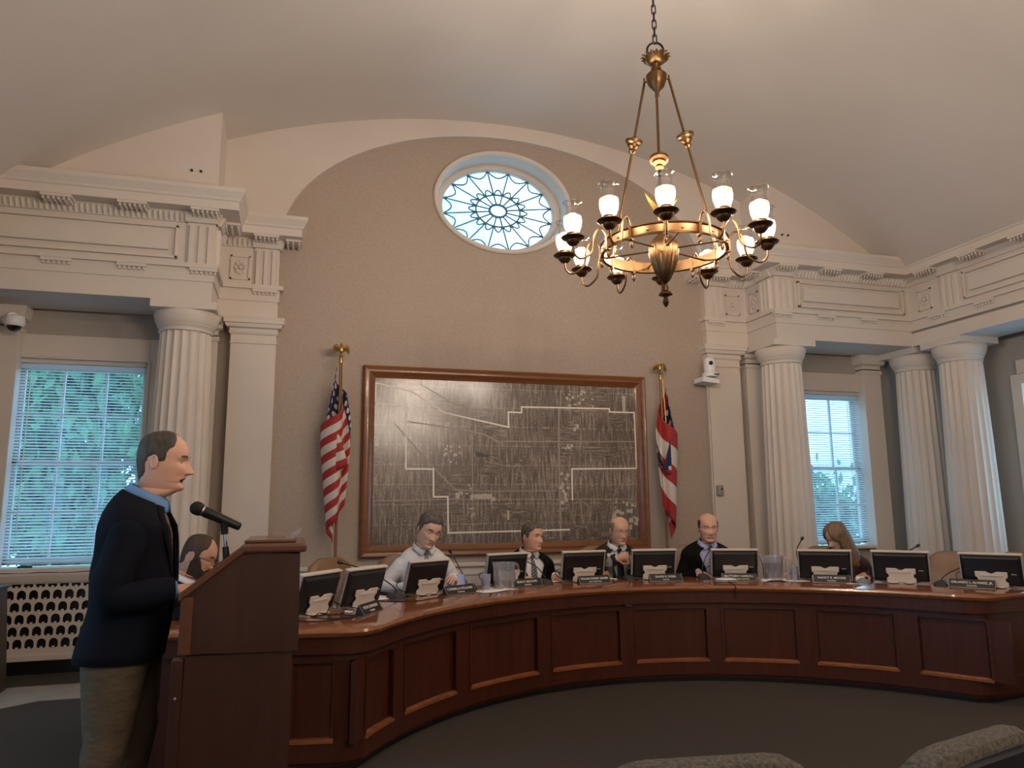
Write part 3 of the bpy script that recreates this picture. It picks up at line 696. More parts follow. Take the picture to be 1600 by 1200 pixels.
ob('screw', MB().sphere((LX0 - .012, -.001, .76), .005, 8, 6), SILVER, lec)
pc = MB(); pc.prism([(0, 0), (.04, .03), (.05, .055), (.02, .045), (-.03, .0)], lambda p: (.155 + p[0], .12, 1.288 + p[1]), lambda p: (.155 + p[0], .20, 1.288 + p[1] * .8))
tag(ob('plastic_wrapper', pc, CLEARP), 'crumpled clear plastic on the lectern top', 'wrapper').location = (-.15, 3.0, 0)
# handheld microphone on its stand
ms = thing('microphone_stand', 'short microphone stand on the lectern', 'stand', (-.225, 3.23, 0))
ob('base', MB().lathe([(.05, 1.185), (.05, 1.20), (.02, 1.215), (.012, 1.225)], 20), BLACKM, ms)
ob('shaft', MB().tube([(0, 0, 1.21), (-.014, 0, 1.33)], .007, 10), CHROME, ms)
ob('grip', MB().tube([(-.002, 0, 1.225), (-.008, 0, 1.27)], [.014, .012], 10), BLACKM, ms)
ob('clip', MB().tube([(-.013, 0, 1.318), (-.016, 0, 1.345), (-.012, 0, 1.366)], [.014, .015, .02], 10), BLACK, ms)
mk = thing('microphone', 'black handheld microphone clipped above the lectern', 'microphone', (-.225, 3.23, 0))
d0 = Vector((-.145, 0, 1.432)); d1 = Vector((.045, 0, 1.345)); ax = (d1 - d0)
def along(t): return d0 + ax * t
ob('grille_head', MB().tube([along(t) for t in (0, .03, .08, .15, .2, .235)], [.006, .019, .026, .027, .025, .021], 16), mat('mic_mesh', (.012, .012, .013), .6, metal=.4, bump=(900, .8, .002)), mk)
ob('ring', MB().tube([along(.235), along(.265)], .022, 16), CHROME, mk)
ob('handle', MB().tube([along(t) for t in (.265, .3, .6, .85, .97, 1.0)], [.0205, .0215, .019, .0165, .016, .010], 16), BLACKM, mk)

# ================================================================== MAP AND FLAGS
MX0, MX1, MZ0, MZ1 = .696, 3.912, .912, 2.882
mp = thing('framed_map', 'huge framed sepia aerial map of the city on the papered wall', 'map', ((MX0 + MX1) / 2, YW, 0))
hx = (MX1 - MX0) / 2; FW = .125
prof = [(0, 0), (0, -.05), (.02, -.068), (.045, -.06), (.07, -.065), (.095, -.045), (FW, -.03), (FW, 0)]
for nm_, a, b in (('frame_bottom', (-hx, MZ0), (hx, MZ0)), ('frame_right', (hx, MZ0), (hx, MZ1)), ('frame_top', (hx, MZ1), (-hx, MZ1)), ('frame_left', (-hx, MZ1), (-hx, MZ0))):
    A, B = Vector(a), Vector(b); t = (B - A).normalized(); nn = Vector((-t.y, t.x)); m = MB()
    m.loft([[(P.x + nn.x * d + s * t.x * d, y, P.y + nn.y * d + s * t.y * d) for d, y in prof] for P, s in ((A, 1), (B, -1))])
    ob('frame_rail', m, FRAMEW, mp, True)
def mapmat():
    m = bpy.data.materials.new('aerial_photo'); m.use_nodes = True; nt = m.node_tree; b = nt.nodes['Principled BSDF']; b.inputs['Roughness'].default_value = .22; b.inputs['Specular IOR Level'].default_value = .6
    tcn = nt.nodes.new('ShaderNodeTexCoord')
    def mapping(s):
        q = nt.nodes.new('ShaderNodeMapping'); q.inputs['Scale'].default_value = s; nt.links.new(tcn.outputs['Object'], q.inputs['Vector']); return q.outputs[0]
    def noise(s, det, dist=0):
        q = nt.nodes.new('ShaderNodeTexNoise'); q.inputs['Scale'].default_value = 1; q.inputs['Detail'].default_value = det; q.inputs['Distortion'].default_value = dist; nt.links.new(mapping(s), q.inputs['Vector']); return q.outputs['Fac']
    def math_(op, a, c, v=None):
        q = nt.nodes.new('ShaderNodeMath'); q.operation = op
        for i, x in enumerate((a, c)):
            if isinstance(x, (int, float)): q.inputs[i].default_value = x
            else: nt.links.new(x, q.inputs[i])
        return q.outputs[0]
    streets = noise((46, 1, 5), 3, .2); rows_ = noise((6, 1, 60), 2, .2); houses = noise((90, 1, 90), 2); big = noise((1.5, 1, 1.5), 4); sel = noise((2.2, 1, 2.6), 2)
    selm = math_('GREATER_THAN', sel, .56)
    dirn = math_('ADD', math_('MULTIPLY', streets, math_('SUBTRACT', 1.0, selm)), math_('MULTIPLY', rows_, selm))
    bk = nt.nodes.new('ShaderNodeTexBrick'); bk.inputs['Scale'].default_value = 1; bk.inputs['Mortar Size'].default_value = .012; bk.inputs['Brick Width'].default_value = .55; bk.inputs['Row Height'].default_value = .33
    sw_z = nt.nodes.new('ShaderNodeSeparateXYZ'); cb_ = nt.nodes.new('ShaderNodeCombineXYZ'); nt.links.new(mapping((2.4, 1, 1.6)), sw_z.inputs[0]); nt.links.new(sw_z.outputs[0], cb_.inputs[0]); nt.links.new(sw_z.outputs[2], cb_.inputs[1]); nt.links.new(cb_.outputs[0], bk.inputs['Vector'])
    edge = bk.outputs['Fac']
    v = math_('ADD', math_('MULTIPLY', dirn, .5), math_('MULTIPLY', houses, .5))
    v = math_('ADD', v, math_('MULTIPLY', math_('SUBTRACT', big, .5), .22))
    v = math_('ADD', v, math_('MULTIPLY', edge, .05))
    r = nt.nodes.new('ShaderNodeValToRGB'); e = r.color_ramp.elements; e[0].position = .36; e[0].color = (.075, .058, .047, 1); e[1].position = .66; e[1].color = (.46, .385, .32, 1)
    e2 = e.new(.50); e2.color = (.165, .130, .106, 1)
    nt.links.new(v, r.inputs['Fac']); nt.links.new(r.outputs[0], b.inputs['Base Color']); return m
ob('map_sheet', MB().bb(-hx + .11, hx - .11, -.02, -.012, MZ0 + .11, MZ1 - .11), mapmat(), mp, False)
MLINE = mat('map_white_line', (.85, .78, .70), .5); MROAD = mat('map_road', (.30, .25, .205), .4); MBLD = mat('map_building', (.50, .43, .36), .4); MDARK = mat('map_lake', (.035, .028, .024), .3)
# map picture coordinates in the photo (a 1600x1113 view of it) turned into sheet coordinates
def mxy(u, v):
    # corners of the visible sheet in that view: TL(75,98) TR(1500,152) BL(55,1040) BR(1532,1020)
    fv = (v - 98) / 942; fv = (v - (98 + 54 * (u - 75) / 1425)) / ((1040 - 20 * (u - 55) / 1477) - (98 + 54 * (u - 75) / 1425))
    l, r_ = 75 - 20 * fv, 1500 + 32 * fv; fu = (u - l) / (r_ - l)
    fu = fu * 1.17 / (1 + .17 * fu) * 1.0 if False else fu * (1.11 - .11 * fu) ** 0 
    return (-hx + FW + fu * (2 * hx - 2 * FW), MZ1 - FW - fv * (MZ1 - MZ0 - 2 * FW))
def mline(pts, w, mt, name, y=-.0225):
    P = [Vector(mxy(*p)) for p in pts]; m = MB()
    rings = []
    for i, p in enumerate(P):
        t1 = (P[i] - P[i - 1]).normalized() if i else (P[1] - P[0]).normalized(); t2 = (P[i + 1] - P[i]).normalized() if i < len(P) - 1 else t1
        n_ = Vector((-t1.y, t1.x)) + Vector((-t2.y, t2.x)); n_ = n_ / max(.3, (1 + t1.dot(t2))) 
        rings.append([(p.x + n_.x * w / 2, y, p.y + n_.y * w / 2), (p.x - n_.x * w / 2, y, p.y - n_.y * w / 2)])
    m.loft(rings, closed=False); return ob(name, m, mt, mp, False)
mline([(75, 242), (78, 128), (262, 178), (425, 298), (772, 382), (772, 295), (845, 298), (845, 265), (1350, 275), (1352, 294), (1500, 298), (1515, 620), (1130, 622), (1133, 800)], .017, MLINE, 'boundary_line')
mline([(75, 242), (232, 265), (228, 618), (370, 620), (370, 775), (445, 775), (447, 975), (880, 967), (1118, 962)], .017, MLINE, 'boundary_line')
for pts, w in (([(235, 350), (560, 402), (640, 425), (715, 463), (1050, 466), (1500, 466)], .014), ([(170, 360), (240, 450), (360, 600), (490, 740), (640, 745), (1040, 745)], .012), ([(1055, 265), (1055, 460), (1060, 780), (1068, 1020)], .022),
               ([(300, 130), (470, 245), (560, 272), (760, 275)], .009), ([(60, 795), (500, 790), (1500, 793)], .010), ([(575, 400), (577, 700), (575, 1010)], .012), ([(1375, 800), (1378, 970)], .010), ([(640, 575), (760, 605), (850, 605)], .008), ([(820, 620), (880, 680), (890, 720)], .007),
               ([(430, 300), (520, 310), (600, 322), (700, 300)], .006), ([(1180, 800), (1240, 840), (1245, 880), (1215, 950), (1150, 940), (1130, 890), (1140, 820), (1180, 800)], .008), ([(1180, 810), (1185, 870), (1215, 960)], .006), ([(1130, 880), (1240, 885)], .006), ([(1390, 620), (1410, 700), (1380, 780)], .007), ([(1430, 655), (1440, 700), (1420, 740)], .01)):
    mline(pts, w, MROAD, 'road_line', -.0208 - .00004 * len(pts) - .0002 * (w < .01))
rnd = random.Random(11)
m = MB()
for (u0, u1, v0, v1, k, s0, s1) in ((480, 690, 750, 790, 16, .015, .05), (1370, 1520, 800, 960, 34, .015, .055), (415, 520, 490, 590, 14, .012, .03), (1065, 1110, 640, 830, 12, .02, .04), (1120, 1170, 370, 400, 4, .02, .05), (1080, 1260, 170, 270, 16, .01, .035), (1070, 1140, 480, 520, 6, .015, .04), (60, 1480, 130, 1000, 70, .006, .014), (555, 585, 690, 960, 16, .008, .02)):
    for _ in range(k):
        x, z = mxy(rnd.uniform(u0, u1), rnd.uniform(v0, v1)); a, b = rnd.uniform(s0, s1) / 2, rnd.uniform(s0, s1) / 2
        jy = -.0219 - .00002 * (len(m.v) // 4 % 60); m._add([(x - a, jy, z - b), (x + a, jy, z - b), (x + a, jy, z + b), (x - a, jy, z + b)], [(0, 1, 2, 3)])
for (u, v, a, b) in ((1437, 245, .02, .09), (770, 880, .012, .05), (635, 775, .09, .025)):
    x, z = mxy(u, v); m._add([(x - a, -.0234, z - b), (x + a, -.0234, z - b), (x + a, -.0234, z + b), (x - a, -.0234, z + b)], [(0, 1, 2, 3)])
ob('building_prints', m, MBLD, mp, False, kind='stuff')
m = MB(); x, z = mxy(628, 537); m._add([(x - .08, -.0218, z + .01), (x - .06, -.0218, z - .025), (x + .07, -.0218, z - .03), (x + .08, -.0218, z - .012), (x - .05, -.0218, z + .03)], [(0, 1, 2, 3, 4)])
ob('lake_print', m, MDARK, mp, False)

def flagmat(name, us):
    m = bpy.data.materials.new(name); m.use_nodes = True; nt = m.node_tree; b = nt.nodes['Principled BSDF']; b.inputs['Roughness'].default_value = .7
    uv = nt.nodes.new('ShaderNodeUVMap'); sp = nt.nodes.new('ShaderNodeSeparateXYZ'); nt.links.new(uv.outputs[0], sp.inputs[0]); U, V = sp.outputs[0], sp.outputs[1]
    def mt_(op, *a):
        q = nt.nodes.new('ShaderNodeMath'); q.operation = op
        for i, x in enumerate(a):
            if isinstance(x, (int, float)): q.inputs[i].default_value = x
            else: nt.links.new(x, q.inputs[i])
        return q.outputs[0]
    def mixc(f, c1, c2):
        q = nt.nodes.new('ShaderNodeMix'); q.data_type = 'RGBA'; nt.links.new(f, q.inputs[0])
        for i, x in ((6, c1), (7, c2)):
            if isinstance(x, tuple): q.inputs[i].default_value = (*x, 1)
            else: nt.links.new(x, q.inputs[i])
        return q.outputs[2]
    red, white, blue = (.36, .022, .020), (.62, .55, .50), (.010, .013, .050)
    if us:
        st = mt_('LESS_THAN', mt_('MODULO', mt_('MULTIPLY', V, 13), 2), 1); col = mixc(st, white, red)
        can = mt_('MULTIPLY', mt_('LESS_THAN', U, .40), mt_('GREATER_THAN', V, 6 / 13))
        gx = mt_('SUBTRACT', mt_('FRACT', mt_('MULTIPLY', U, 15)), .5); gz = mt_('SUBTRACT', mt_('FRACT', mt_('MULTIPLY', V, 13)), .5)
        star = mt_('LESS_THAN', mt_('SQRT', mt_('ADD', mt_('MULTIPLY', gx, gx), mt_('MULTIPLY', gz, gz))), .30)
        col = mixc(can, col, mixc(star, blue, white))
    else:
        st = mt_('LESS_THAN', mt_('MODULO', mt_('MULTIPLY', V, 5), 2), 1); col = mixc(st, white, red)
        tri_ = mt_('LESS_THAN', U, mt_('MULTIPLY', mt_('SUBTRACT', .5, mt_('ABSOLUTE', mt_('SUBTRACT', V, .5))), 1.1)); 
        gx = mt_('SUBTRACT', mt_('FRACT', mt_('MULTIPLY', U, 9)), .5); gz = mt_('SUBTRACT', mt_('FRACT', mt_('MULTIPLY', V, 8)), .5)
        star = mt_('LESS_THAN', mt_('SQRT', mt_('ADD', mt_('MULTIPLY', gx, gx), mt_('MULTIPLY', gz, gz))), .22)
        col = mixc(tri_, col, mixc(star, blue, white))
    nt.links.new(col, b.inputs['Base Color']); return m
def flag(x, y, ztop, us, label, sgn):
    t = thing('flag', label, 'flag', (x, y, 0))
    ob('pole', MB().tube([(0, 0, .05), (0, 0, ztop - .16)], .0145, 12), POLEW, t)
    ob('floor_stand', MB().lathe([(.17, 0), (.17, .025), (.08, .05), (.035, .08), (.03, .16), (.022, .17)], 24), BRASSD, t)
    ob('ferrule', MB().lathe([(.02, ztop - .20), (.024, ztop - .16), (.016, ztop - .14), (.022, ztop - .125), (.010, ztop - .11)], 14), GOLD, t)
    e = MB(); e.sphere((0, 0, ztop - .06), .026, 10, 8, (1, .8, 1.7)); e.sphere((0, -.02, ztop - .008), .015, 8, 6)
    for s in (-1, 1):
        e.loft([[(s * .01, 0, ztop - .03), (s * .012, -.012, ztop - .055), (s * .01, .006, ztop - .085)], [(s * .045, .005, ztop - .002), (s * .05, -.006, ztop - .035), (s * .042, .012, ztop - .075)], [(s * .075, .012, ztop - .015), (s * .078, .004, ztop - .06), (s * .070, .02, ztop - .10)], [(s * .083, .016, ztop - .05), (s * .084, .012, ztop - .08), (s * .08, .02, ztop - .115)]])
    ob('eagle_finial', e, GOLD, t, True)
    NU, NV = 44, 26; Ls, hoist = 1.78, 1.0; vs, fs, uvs = [], [], []
    z0 = ztop - .24
    for i in range(NU + 1):
        u = i / NU
        for j in range(NV + 1):
            v = 1 - j / NV
            env = min(1, .25 + 2.4 * ((1 - v) * .60 + u * .5)) * (1 - .62 * max(0, u * .62 + (1 - v) * .5 - .50) / .62)
            ph = u * 1.55 * 2 * pi + v * 1.9 - .6
            drop = u * Ls * (.62 - .10 * v)
            z = z0 - (1 - v) * hoist * (1 - .36 * u) - drop
            xx = sgn * (.012 + .118 * env * sin(ph) + .03 * env * sin(2.7 * ph) + .03 * env * u)
            yy = -.04 - .06 * env * cos(ph) - .045 * env * cos(2.7 * ph + 1) - .012 * sin(5 * v + 2 * u)
            vs.append((xx, yy, z)); uvs.append((u, v))
    for i in range(NU):
        for j in range(NV):
            a = i * (NV + 1) + j; fs.append((a, a + 1, a + NV + 2, a + NV + 1))
    me = bpy.data.meshes.new('cloth'); me.from_pydata(vs, [], fs); me.materials.append(flagmat('flag_cloth_us' if us else 'flag_cloth_state', us))
    ul = me.uv_layers.new(name='UVMap')
    for lp in me.loops: ul.data[lp.index].uv = uvs[lp.vertex_index]
    me.polygons.foreach_set('use_smooth', [True] * len(me.polygons))
    o = link('cloth', me, t); md = o.modifiers.new('s', 'SOLIDIFY'); md.thickness = .003
    ob('cord', MB().tube([(.012, -.02, z0 + .05), (.02, -.05, z0 - .4), (.015, -.06, z0 - .95)], .004, 6), GOLD, t)
    ob('tassel', MB().lathe([(.012, z0 - 1.14), (.016, z0 - 1.08), (.012, z0 - .99), (.007, z0 - .95)], 10, (.015, -.065, 0)), GOLD, t)
flag(.455, 7.62, 3.06, True, 'red white and blue striped flag with stars draped on pole left of the map', -1)
flag(4.03, 7.62, 3.03, False, 'draped state flag with red, white and blue bands right of the map', 1)

# ================================================================== WALL FITTINGS
cz = thing('wall_camera', 'white pan and tilt camera on a bracket on the right pilaster', 'camera', (4.64, 7.62, 0))
ob('bracket', MB().prism([(-.12, 0), (.10, -.02), (.10, .03), (-.10, .06)], lambda p: (p[0], -.09 + p[1] * 0, 2.82 + p[1]), lambda p: (p[0], .12, 2.82 + p[1])), WHITE, cz, False, bev=.004)
ob('base', MB().lathe([(.085, 2.885), (.09, 2.90), (.088, 2.925), (.07, 2.94)], 24, (.02, -.02, 0)), WHITE, cz)
ob('head', MB().lathe([(.062, 2.94), (.068, 2.96), (.068, 3.06), (.062, 3.09), (.04, 3.112), (.01, 3.118)], 24, (.02, -.02, 0)), WHITE, cz)
o = ob('lens', MB().lathe([(.024, 0), (.024, .012), (.016, .014)], 18), BLACK, cz); o.matrix_local = Matrix.Translation((.0, -.084, 3.04)) @ Matrix.Rotation(pi / 2 + .1, 4, 'X')
ob('status_strip', MB().bb(.02, .09, -.112, -.10, 2.90, 2.912), BLACK, cz, False)
tag(ob('conduit', MB().tube([(4.705, 7.735, .85), (4.705, 7.735, 2.83)], .009, 8), PAINT), 'thin painted conduit running down the edge of the right pilaster', 'conduit')
sw_ = thing('wall_switch', 'small grey switch box on the right pilaster', 'switch', (4.79, YP, 1.58))
ob('box', MB().box((0, -.022, 0), (.075, .045, .115)), mat('grey_box', (.34, .30, .26), .5), sw_, False, bev=.004); ob('toggle', MB().box((.01, -.05, .015), (.012, .015, .03)), DARKG, sw_, False)
ob('screw', MB().sphere((.01, -.046, -.035), .006, 8, 6), DARKG, sw_)
dm = thing('dome_camera', 'white dome security camera above the left window', 'camera', (-2.44, 7.60, 3.08))
ob('mount', MB().tube([(-.10, .12, .06), (-.05, .06, .075), (-.02, .0, .06)], [.05, .05, .05], 12), WHITE, dm)
ob('housing', MB().lathe([(.03, .085), (.075, .07), (.085, .03), (.082, .0), (.07, -.02)], 24), WHITE, dm)
ob('dome', MB().sphere((0, 0, -.012), .062, 18, 10, (1, 1, .9)), mat('smoked_dome', (.012, .012, .014), .1), dm)

# ================================================================== CHANDELIER
CH = Vector((C, 4.187, 3.055)); ch = thing('chandelier', 'antique brass chandelier with twelve lit glass hurricane lamps', 'chandelier', CH)
base_a = atan2(-CH.y, -CH.x) + radians(2)
RR, RL = .40, .645
ob('ring_band', MB().lathe([(RR - .012, -.03), (RR + .008, -.034), (RR + .010, -.026), (RR + .002, -.02), (RR + .002, .026), (RR + .012, .032), (RR + .008, .04), (RR - .012, .04), (RR - .012, -.03)], 96, cap=False), BRASS, ch)
ob('urn', MB().lathe([(.004, -.235), (.03, -.21), (.062, -.15), (.085, -.08), (.095, -.02), (.093, .02), (.08, .055), (.05, .085), (.035, .10), (.03, .115), (.02, .13)], 112, rib=lambda u, z: .09 * abs(sin(u * 14 * pi)) - .05), BRASS, ch)
ob('drop_finial', MB().lathe([(.004, -.385), (.012, -.375), (.022, -.35), (.014, -.325), (.012, -.318), (.045, -.305), (.04, -.29), (.018, -.275), (.022, -.255), (.014, -.235)], 20), BRASSD, ch)
for k in range(6):
    a = base_a + radians(15) + k * pi / 3; ob('spoke', MB().tube([(.08 * cos(a), .08 * sin(a), .0), (RR * cos(a), RR * sin(a), 0)], .006, 8), BRASSD, ch)
ob('stem', MB().lathe([(.018, .12), (.026, .15), (.016, .17), (.022, .20), (.03, .215), (.012, .23)], 16), BRASS, ch)
e = MB(); e.sphere((0, 0, .28), .035, 10, 8, (1, 1, 1.5)); e.sphere((.0, -.02, .345), .017, 8, 6)
for s in (-1, 1):
    e.loft([[(s * .02, .0, .29), (s * .02, -.012, .28), (s * .02, .008, .25)], [(s * .07, 0, .35), (s * .075, -.012, .32), (s * .06, .008, .27)], [(s * .12, 0, .385), (s * .125, -.006, .37), (s * .10, .004, .33)]])
ob('eagle', e, GOLD, ch)
# shapes shared by the twelve lamps
arm = []
for q in [(RR + .004, 0, .0), (RR + .03, 0, .075), (RR + .07, 0, .085), (RR + .10, 0, .03), (RR + .12, 0, -.075), (RL - .055, 0, -.125), (RL - .01, 0, -.10), (RL, 0, -.035)]: arm.append(q)
ARM = MB().tube(catmull(arm, 5), .0068, 8).mesh('arm', BRASS)
CUP = MB().lathe([(.008, -.05), (.024, -.045), (.040, -.028), (.044, -.016), (.038, -.012), (.066, -.004), (.074, .004), (.070, .010), (.048, .008), (.042, .014), (.042, .03), (.036, .034)], 24).mesh('cup', BRASSD)
prof_s = [(.034, .028), (.045, .05), (.055, .08), (.058, .11), (.054, .14), (.046, .165), (.042, .185), (.043, .205), (.05, .222), (.058, .232)]
BOWL = MB().lathe([p for p in prof_s if p[1] < .145], 24, cap=False).mesh('frosted_bowl', EMB)
CHIM = MB().lathe([p for p in prof_s if p[1] >= .14], 24, cap=False).mesh('glass_chimney', SHADEG)
RIM = MB().tube([(.058 * cos(2 * pi * i / 24), .058 * sin(2 * pi * i / 24), .232) for i in range(24)], .0022, 6, closed=True).mesh('rim', SHADEG)
BLB = MB().lathe([(.010, .04), (.018, .07), (.02, .09), (.012, .11), (.003, .125)], 12).mesh('bulb', BULB)
PND = MB().lathe([(.002, -.10), (.011, -.085), (.012, -.07), (.006, -.055), (.010, -.05), (.006, -.036)], 10).mesh('pendant_drop', BRASS)
STUD = MB().sphere((0, 0, 0), .009, 8, 6).mesh('stud', GOLD)
BRK = MB().bb(RR - .014, RR + .018, -.009, .009, -.045, .05).mesh('bracket', BRASS, False)
for k in range(12):
    a = base_a + k * pi / 6
    la = link('lamp_arm', ARM, ch); la.rotation_euler = (0, 0, a)
    link('bracket', BRK, la); pd = link('pendant_drop', PND, la); pd.location = (RR, 0, 0)
    cu = link('lamp_cup', CUP, ch); cu.location = (RL * cos(a), RL * sin(a), 0)
    for nm_, me in (('frosted_bowl', BOWL), ('glass_chimney', CHIM), ('rim', RIM), ('bulb', BLB)): link(nm_, me, cu)
    s = link('stud', STUD, ch); s.location = ((RR + .004) * cos(a + pi / 12), (RR + .004) * sin(a + pi / 12), 0)
    ld = bpy.data.lights.new('lamp_light', 'POINT'); ld.energy = LAMP_W; ld.color = LAMP_COL; ld.shadow_soft_size = .025
    lo = bpy.data.objects.new('lamp_light', ld); COL.objects.link(lo); lo.parent = cu; lo.location = (0, 0, .168)
HUBZ = 1.16
for k in range(3):
    a = base_a + radians(-3) + k * 2 * pi / 3
    P0 = Vector((.095 * cos(a), .095 * sin(a), HUBZ + .055)); P1 = Vector((RR * cos(a), RR * sin(a), .03))
    rod = ob('hanger_rod', MB().tube([P0, P1], .0085, 10), BRASSD, ch)
    kn = P0.lerp(P1, .335 if k else .61); q = (P1 - P0).normalized().to_track_quat('-Z', 'Y')
    o = ob('knob', MB().lathe([(.011, -.085), (.026, -.07), (.022, -.052), (.040, -.036), (.042, -.02), (.058, -.010), (.060, .008), (.034, .02), (.014, .035)], 20), BRASS, rod); o.matrix_local = Matrix.Translation(kn) @ q.to_matrix().to_4x4()
    ob('lug', MB().tube([(.04 * cos(a), .04 * sin(a), HUBZ + .05), P0, P0 + Vector((0, 0, .03))], .007, 8), BRASSD, rod)
ob('bell_hub', MB().lathe([(.003, HUBZ - .095), (.016, HUBZ - .085), (.013, HUBZ - .06), (.02, HUBZ - .045), (.05, HUBZ - .015), (.066, HUBZ + .03), (.07, HUBZ + .065), (.058, HUBZ + .08), (.03, HUBZ + .09)], 28), BRASS, ch)
ob('collar', MB().lathe([(.022, HUBZ + .09), (.034, HUBZ + .105), (.034, HUBZ + .12), (.022, HUBZ + .13), (.03, HUBZ + .145)], 20), BRASSD, ch)
ob('dish', MB().lathe([(.03, HUBZ + .145), (.06, HUBZ + .165), (.078, HUBZ + .195), (.076, HUBZ + .205), (.02, HUBZ + .19)], 32), BRASS, ch)
for k in range(16):
    a = k * pi / 8; o = ob('crown_leaf', MB().tube([(.07 * cos(a), .07 * sin(a), HUBZ + .185), (.088 * cos(a), .088 * sin(a), HUBZ + .205), (.10 * cos(a), .10 * sin(a), HUBZ + .20)], [.010, .008, .004], 6), BRASS, ch)
ob('loop', MB().tube([(.055 * cos(2 * pi * i / 28), 0, HUBZ + .255 + .055 * sin(2 * pi * i / 28)) for i in range(28)], .0075, 8, closed=True), BLACKM, ch).rotation_euler = (0, 0, yaw * -1)
LK = MB().tube([(.013 * cos(2 * pi * i / 18), 0, (.022 if sin(2 * pi * i / 18) > 0 else -.022) + .013 * sin(2 * pi * i / 18)) for i in range(18)], .0045, 6, closed=True).mesh('chain_link', BLACKM)
z = HUBZ + .335; k = 0
while z + CH.z < vault(CH.x) - .06:
    o = link('chain_link', LK, ch); o.location = (0, 0, z); o.rotation_euler = (0, 0, yaw * -1 + (pi / 2 if k % 2 else 0)); z += .056; k += 1
ob('canopy', MB().lathe([(.02, z - .02), (.07, z + .0), (.10, z + .03), (.11, z + .06)], 28), BRASS, ch)
# copy of the chandelier, added unseen behind the viewer to spread the light
def copy_tree(o, parent, loc=None):
    c = o.copy(); COL.objects.link(c); c.parent = parent
    if loc is not None: c.location = loc
    for x in list(o.children): copy_tree(x, c)
    return c
ch2 = copy_tree(ch, None, (C, -.9, CH.z))
for c_ in ch2.children_recursive:
    if c_.type == 'LIGHT': c_.data = c_.data.copy(); c_.data.energy = LAMP_W2
ch2['label'] = 'unseen chandelier copy added behind the viewer as fill light'
# ================================================================== PEOPLE
HT = [(-.14, .215, .30, .235), (-.07, .245, .30, .232), (-.025, .325, .30, .222), (0, .38, .30, .19), (.03, .408, .305, .205), (.06, .416, .31, .222), (.11, .402, .32, .244), (.15, .406, .33, .258), (.20, .414, .345, .272), (.26, .416, .362, .288), (.31, .418, .376, .300),
      (.40, .408, .395, .318), (.47, .394, .406, .327), (.52, .398, .412, .330), (.57, .416, .415, .331), (.63, .418, .417, .333), (.70, .405, .415, .332), (.78, .37, .402, .319), (.85, .316, .365, .288), (.91, .252, .303, .238), (.955, .178, .218, .172), (.985, .097, .12, .095), (1.0, .02, .02, .02)]
NOSE = [(.26, 0), (.285, .045), (.30, .105), (.325, .128), (.36, .108), (.42, .070), (.48, .040), (.54, .020), (.60, 0)]
NOSW = [(.26, .05), (.30, .068), (.33, .060), (.40, .042), (.52, .034)]
NA = 72
PHI = [(lambda t: t - .36 * sin(t))(2 * pi * j / NA) for j in range(NA)]
ZR = []
for a_, b_, k_ in ((-.14, 0, 5), (0, .12, 7), (.12, .24, 12), (.24, .36, 9), (.36, .62, 15), (.62, .92, 9), (.92, 1.0, 6)):
    ZR += [a_ + (b_ - a_) * i / k_ for i in range(k_)]
ZR.append(1.0)
def g(x, s): return exp(-(x / s) ** 2)
def headpt(z, ph, o):
    f, b, w = lerp(HT, z); w *= o.get('wide', 1); s, c = sin(ph), cos(ph)
    x = w * (abs(s) ** .94) * (1 if s >= 0 else -1)
    y = -f * (abs(c) ** .92) if c > 0 else b * (abs(c) ** .95)
    if c > 0:
        nz_ = lerp(NOSE, z) * o.get('nose', 1); y -= nz_ * g(x, lerp(NOSW, z))
        for sx in (-1, 1):
            y += .040 * g(x - sx * .135, .075) * g(z - .50, .045)
            y -= .016 * g(x - sx * .13, .10) * g(z - .575, .025)
            y -= .020 * g(x - sx * .18, .10) * g(z - .38, .07)
            y += .012 * g(x - sx * .16, .05) * g(z - .24, .06)
        y -= .018 * g(z - .205, .014) * g(x, .085) + .020 * g(z - .160, .014) * g(x, .075) - .012 * g(z - .182, .008) * g(x, .10)
        y += .016 * g(z - .118, .022) * g(x, .12)
        y -= .020 * g(z - .055, .04) * g(x, .10)
        if o.get('open'): y += .13 * g(z - .166, .032) * g(x, .085); 
        if o.get('open') and z < .15: y += .012
    return Vector((x, y, z))
class Head:
    def __init__(s, h, M, o):
        s.h, s.M, s.o = h, M, o
        s.grid = [[M @ (headpt(z, ph, o) * h) for ph in PHI] for z in ZR]
        s.loc = [[headpt(z, ph, o) for ph in PHI] for z in ZR]
    def P(s, x, y, z): return s.M @ (Vector((x, y, z)) * s.h)
    def shell(s, mask, thick, name, mt, parent, inset=.006):
        C0 = Vector((0, .02, .52)); v = []; mk = []
        for i, z in enumerate(ZR):
            for j, ph in enumerate(PHI):
                q = s.loc[i][j]; m_ = mask(z, ph if ph <= pi else ph - 2 * pi, q)
                d = (q - C0); d.z *= .8; d.normalize()
                t = thick if not callable(thick) else thick(z, ph, q)
                off = -inset + (t + inset) * min(1, max(0, m_ / .06)) ** .6 if m_ > 0 else -inset
                v.append(s.M @ ((q + d * off) * s.h)); mk.append(m_ > 0)
        f = []
        for i in range(len(ZR) - 1):
            for j in range(NA):
                k = (j + 1) % NA; a = (i * NA + j, i * NA + k, (i + 1) * NA + k, (i + 1) * NA + j)
                if any(mk[x] for x in a): f.append(a)
        used = sorted({x for a in f for x in a}); ix = {x: n_ for n_, x in enumerate(used)}
        if not f: return None
        m = MB(); m._add([v[x] for x in used], [tuple(ix[x] for x in a) for a in f]); return ob(name, m, mt, parent, True)
def hairline(tab): 
    T = [(radians(a), z) for a, z in tab]
    return lambda z, ph, q: z - lerp(T, abs(ph))
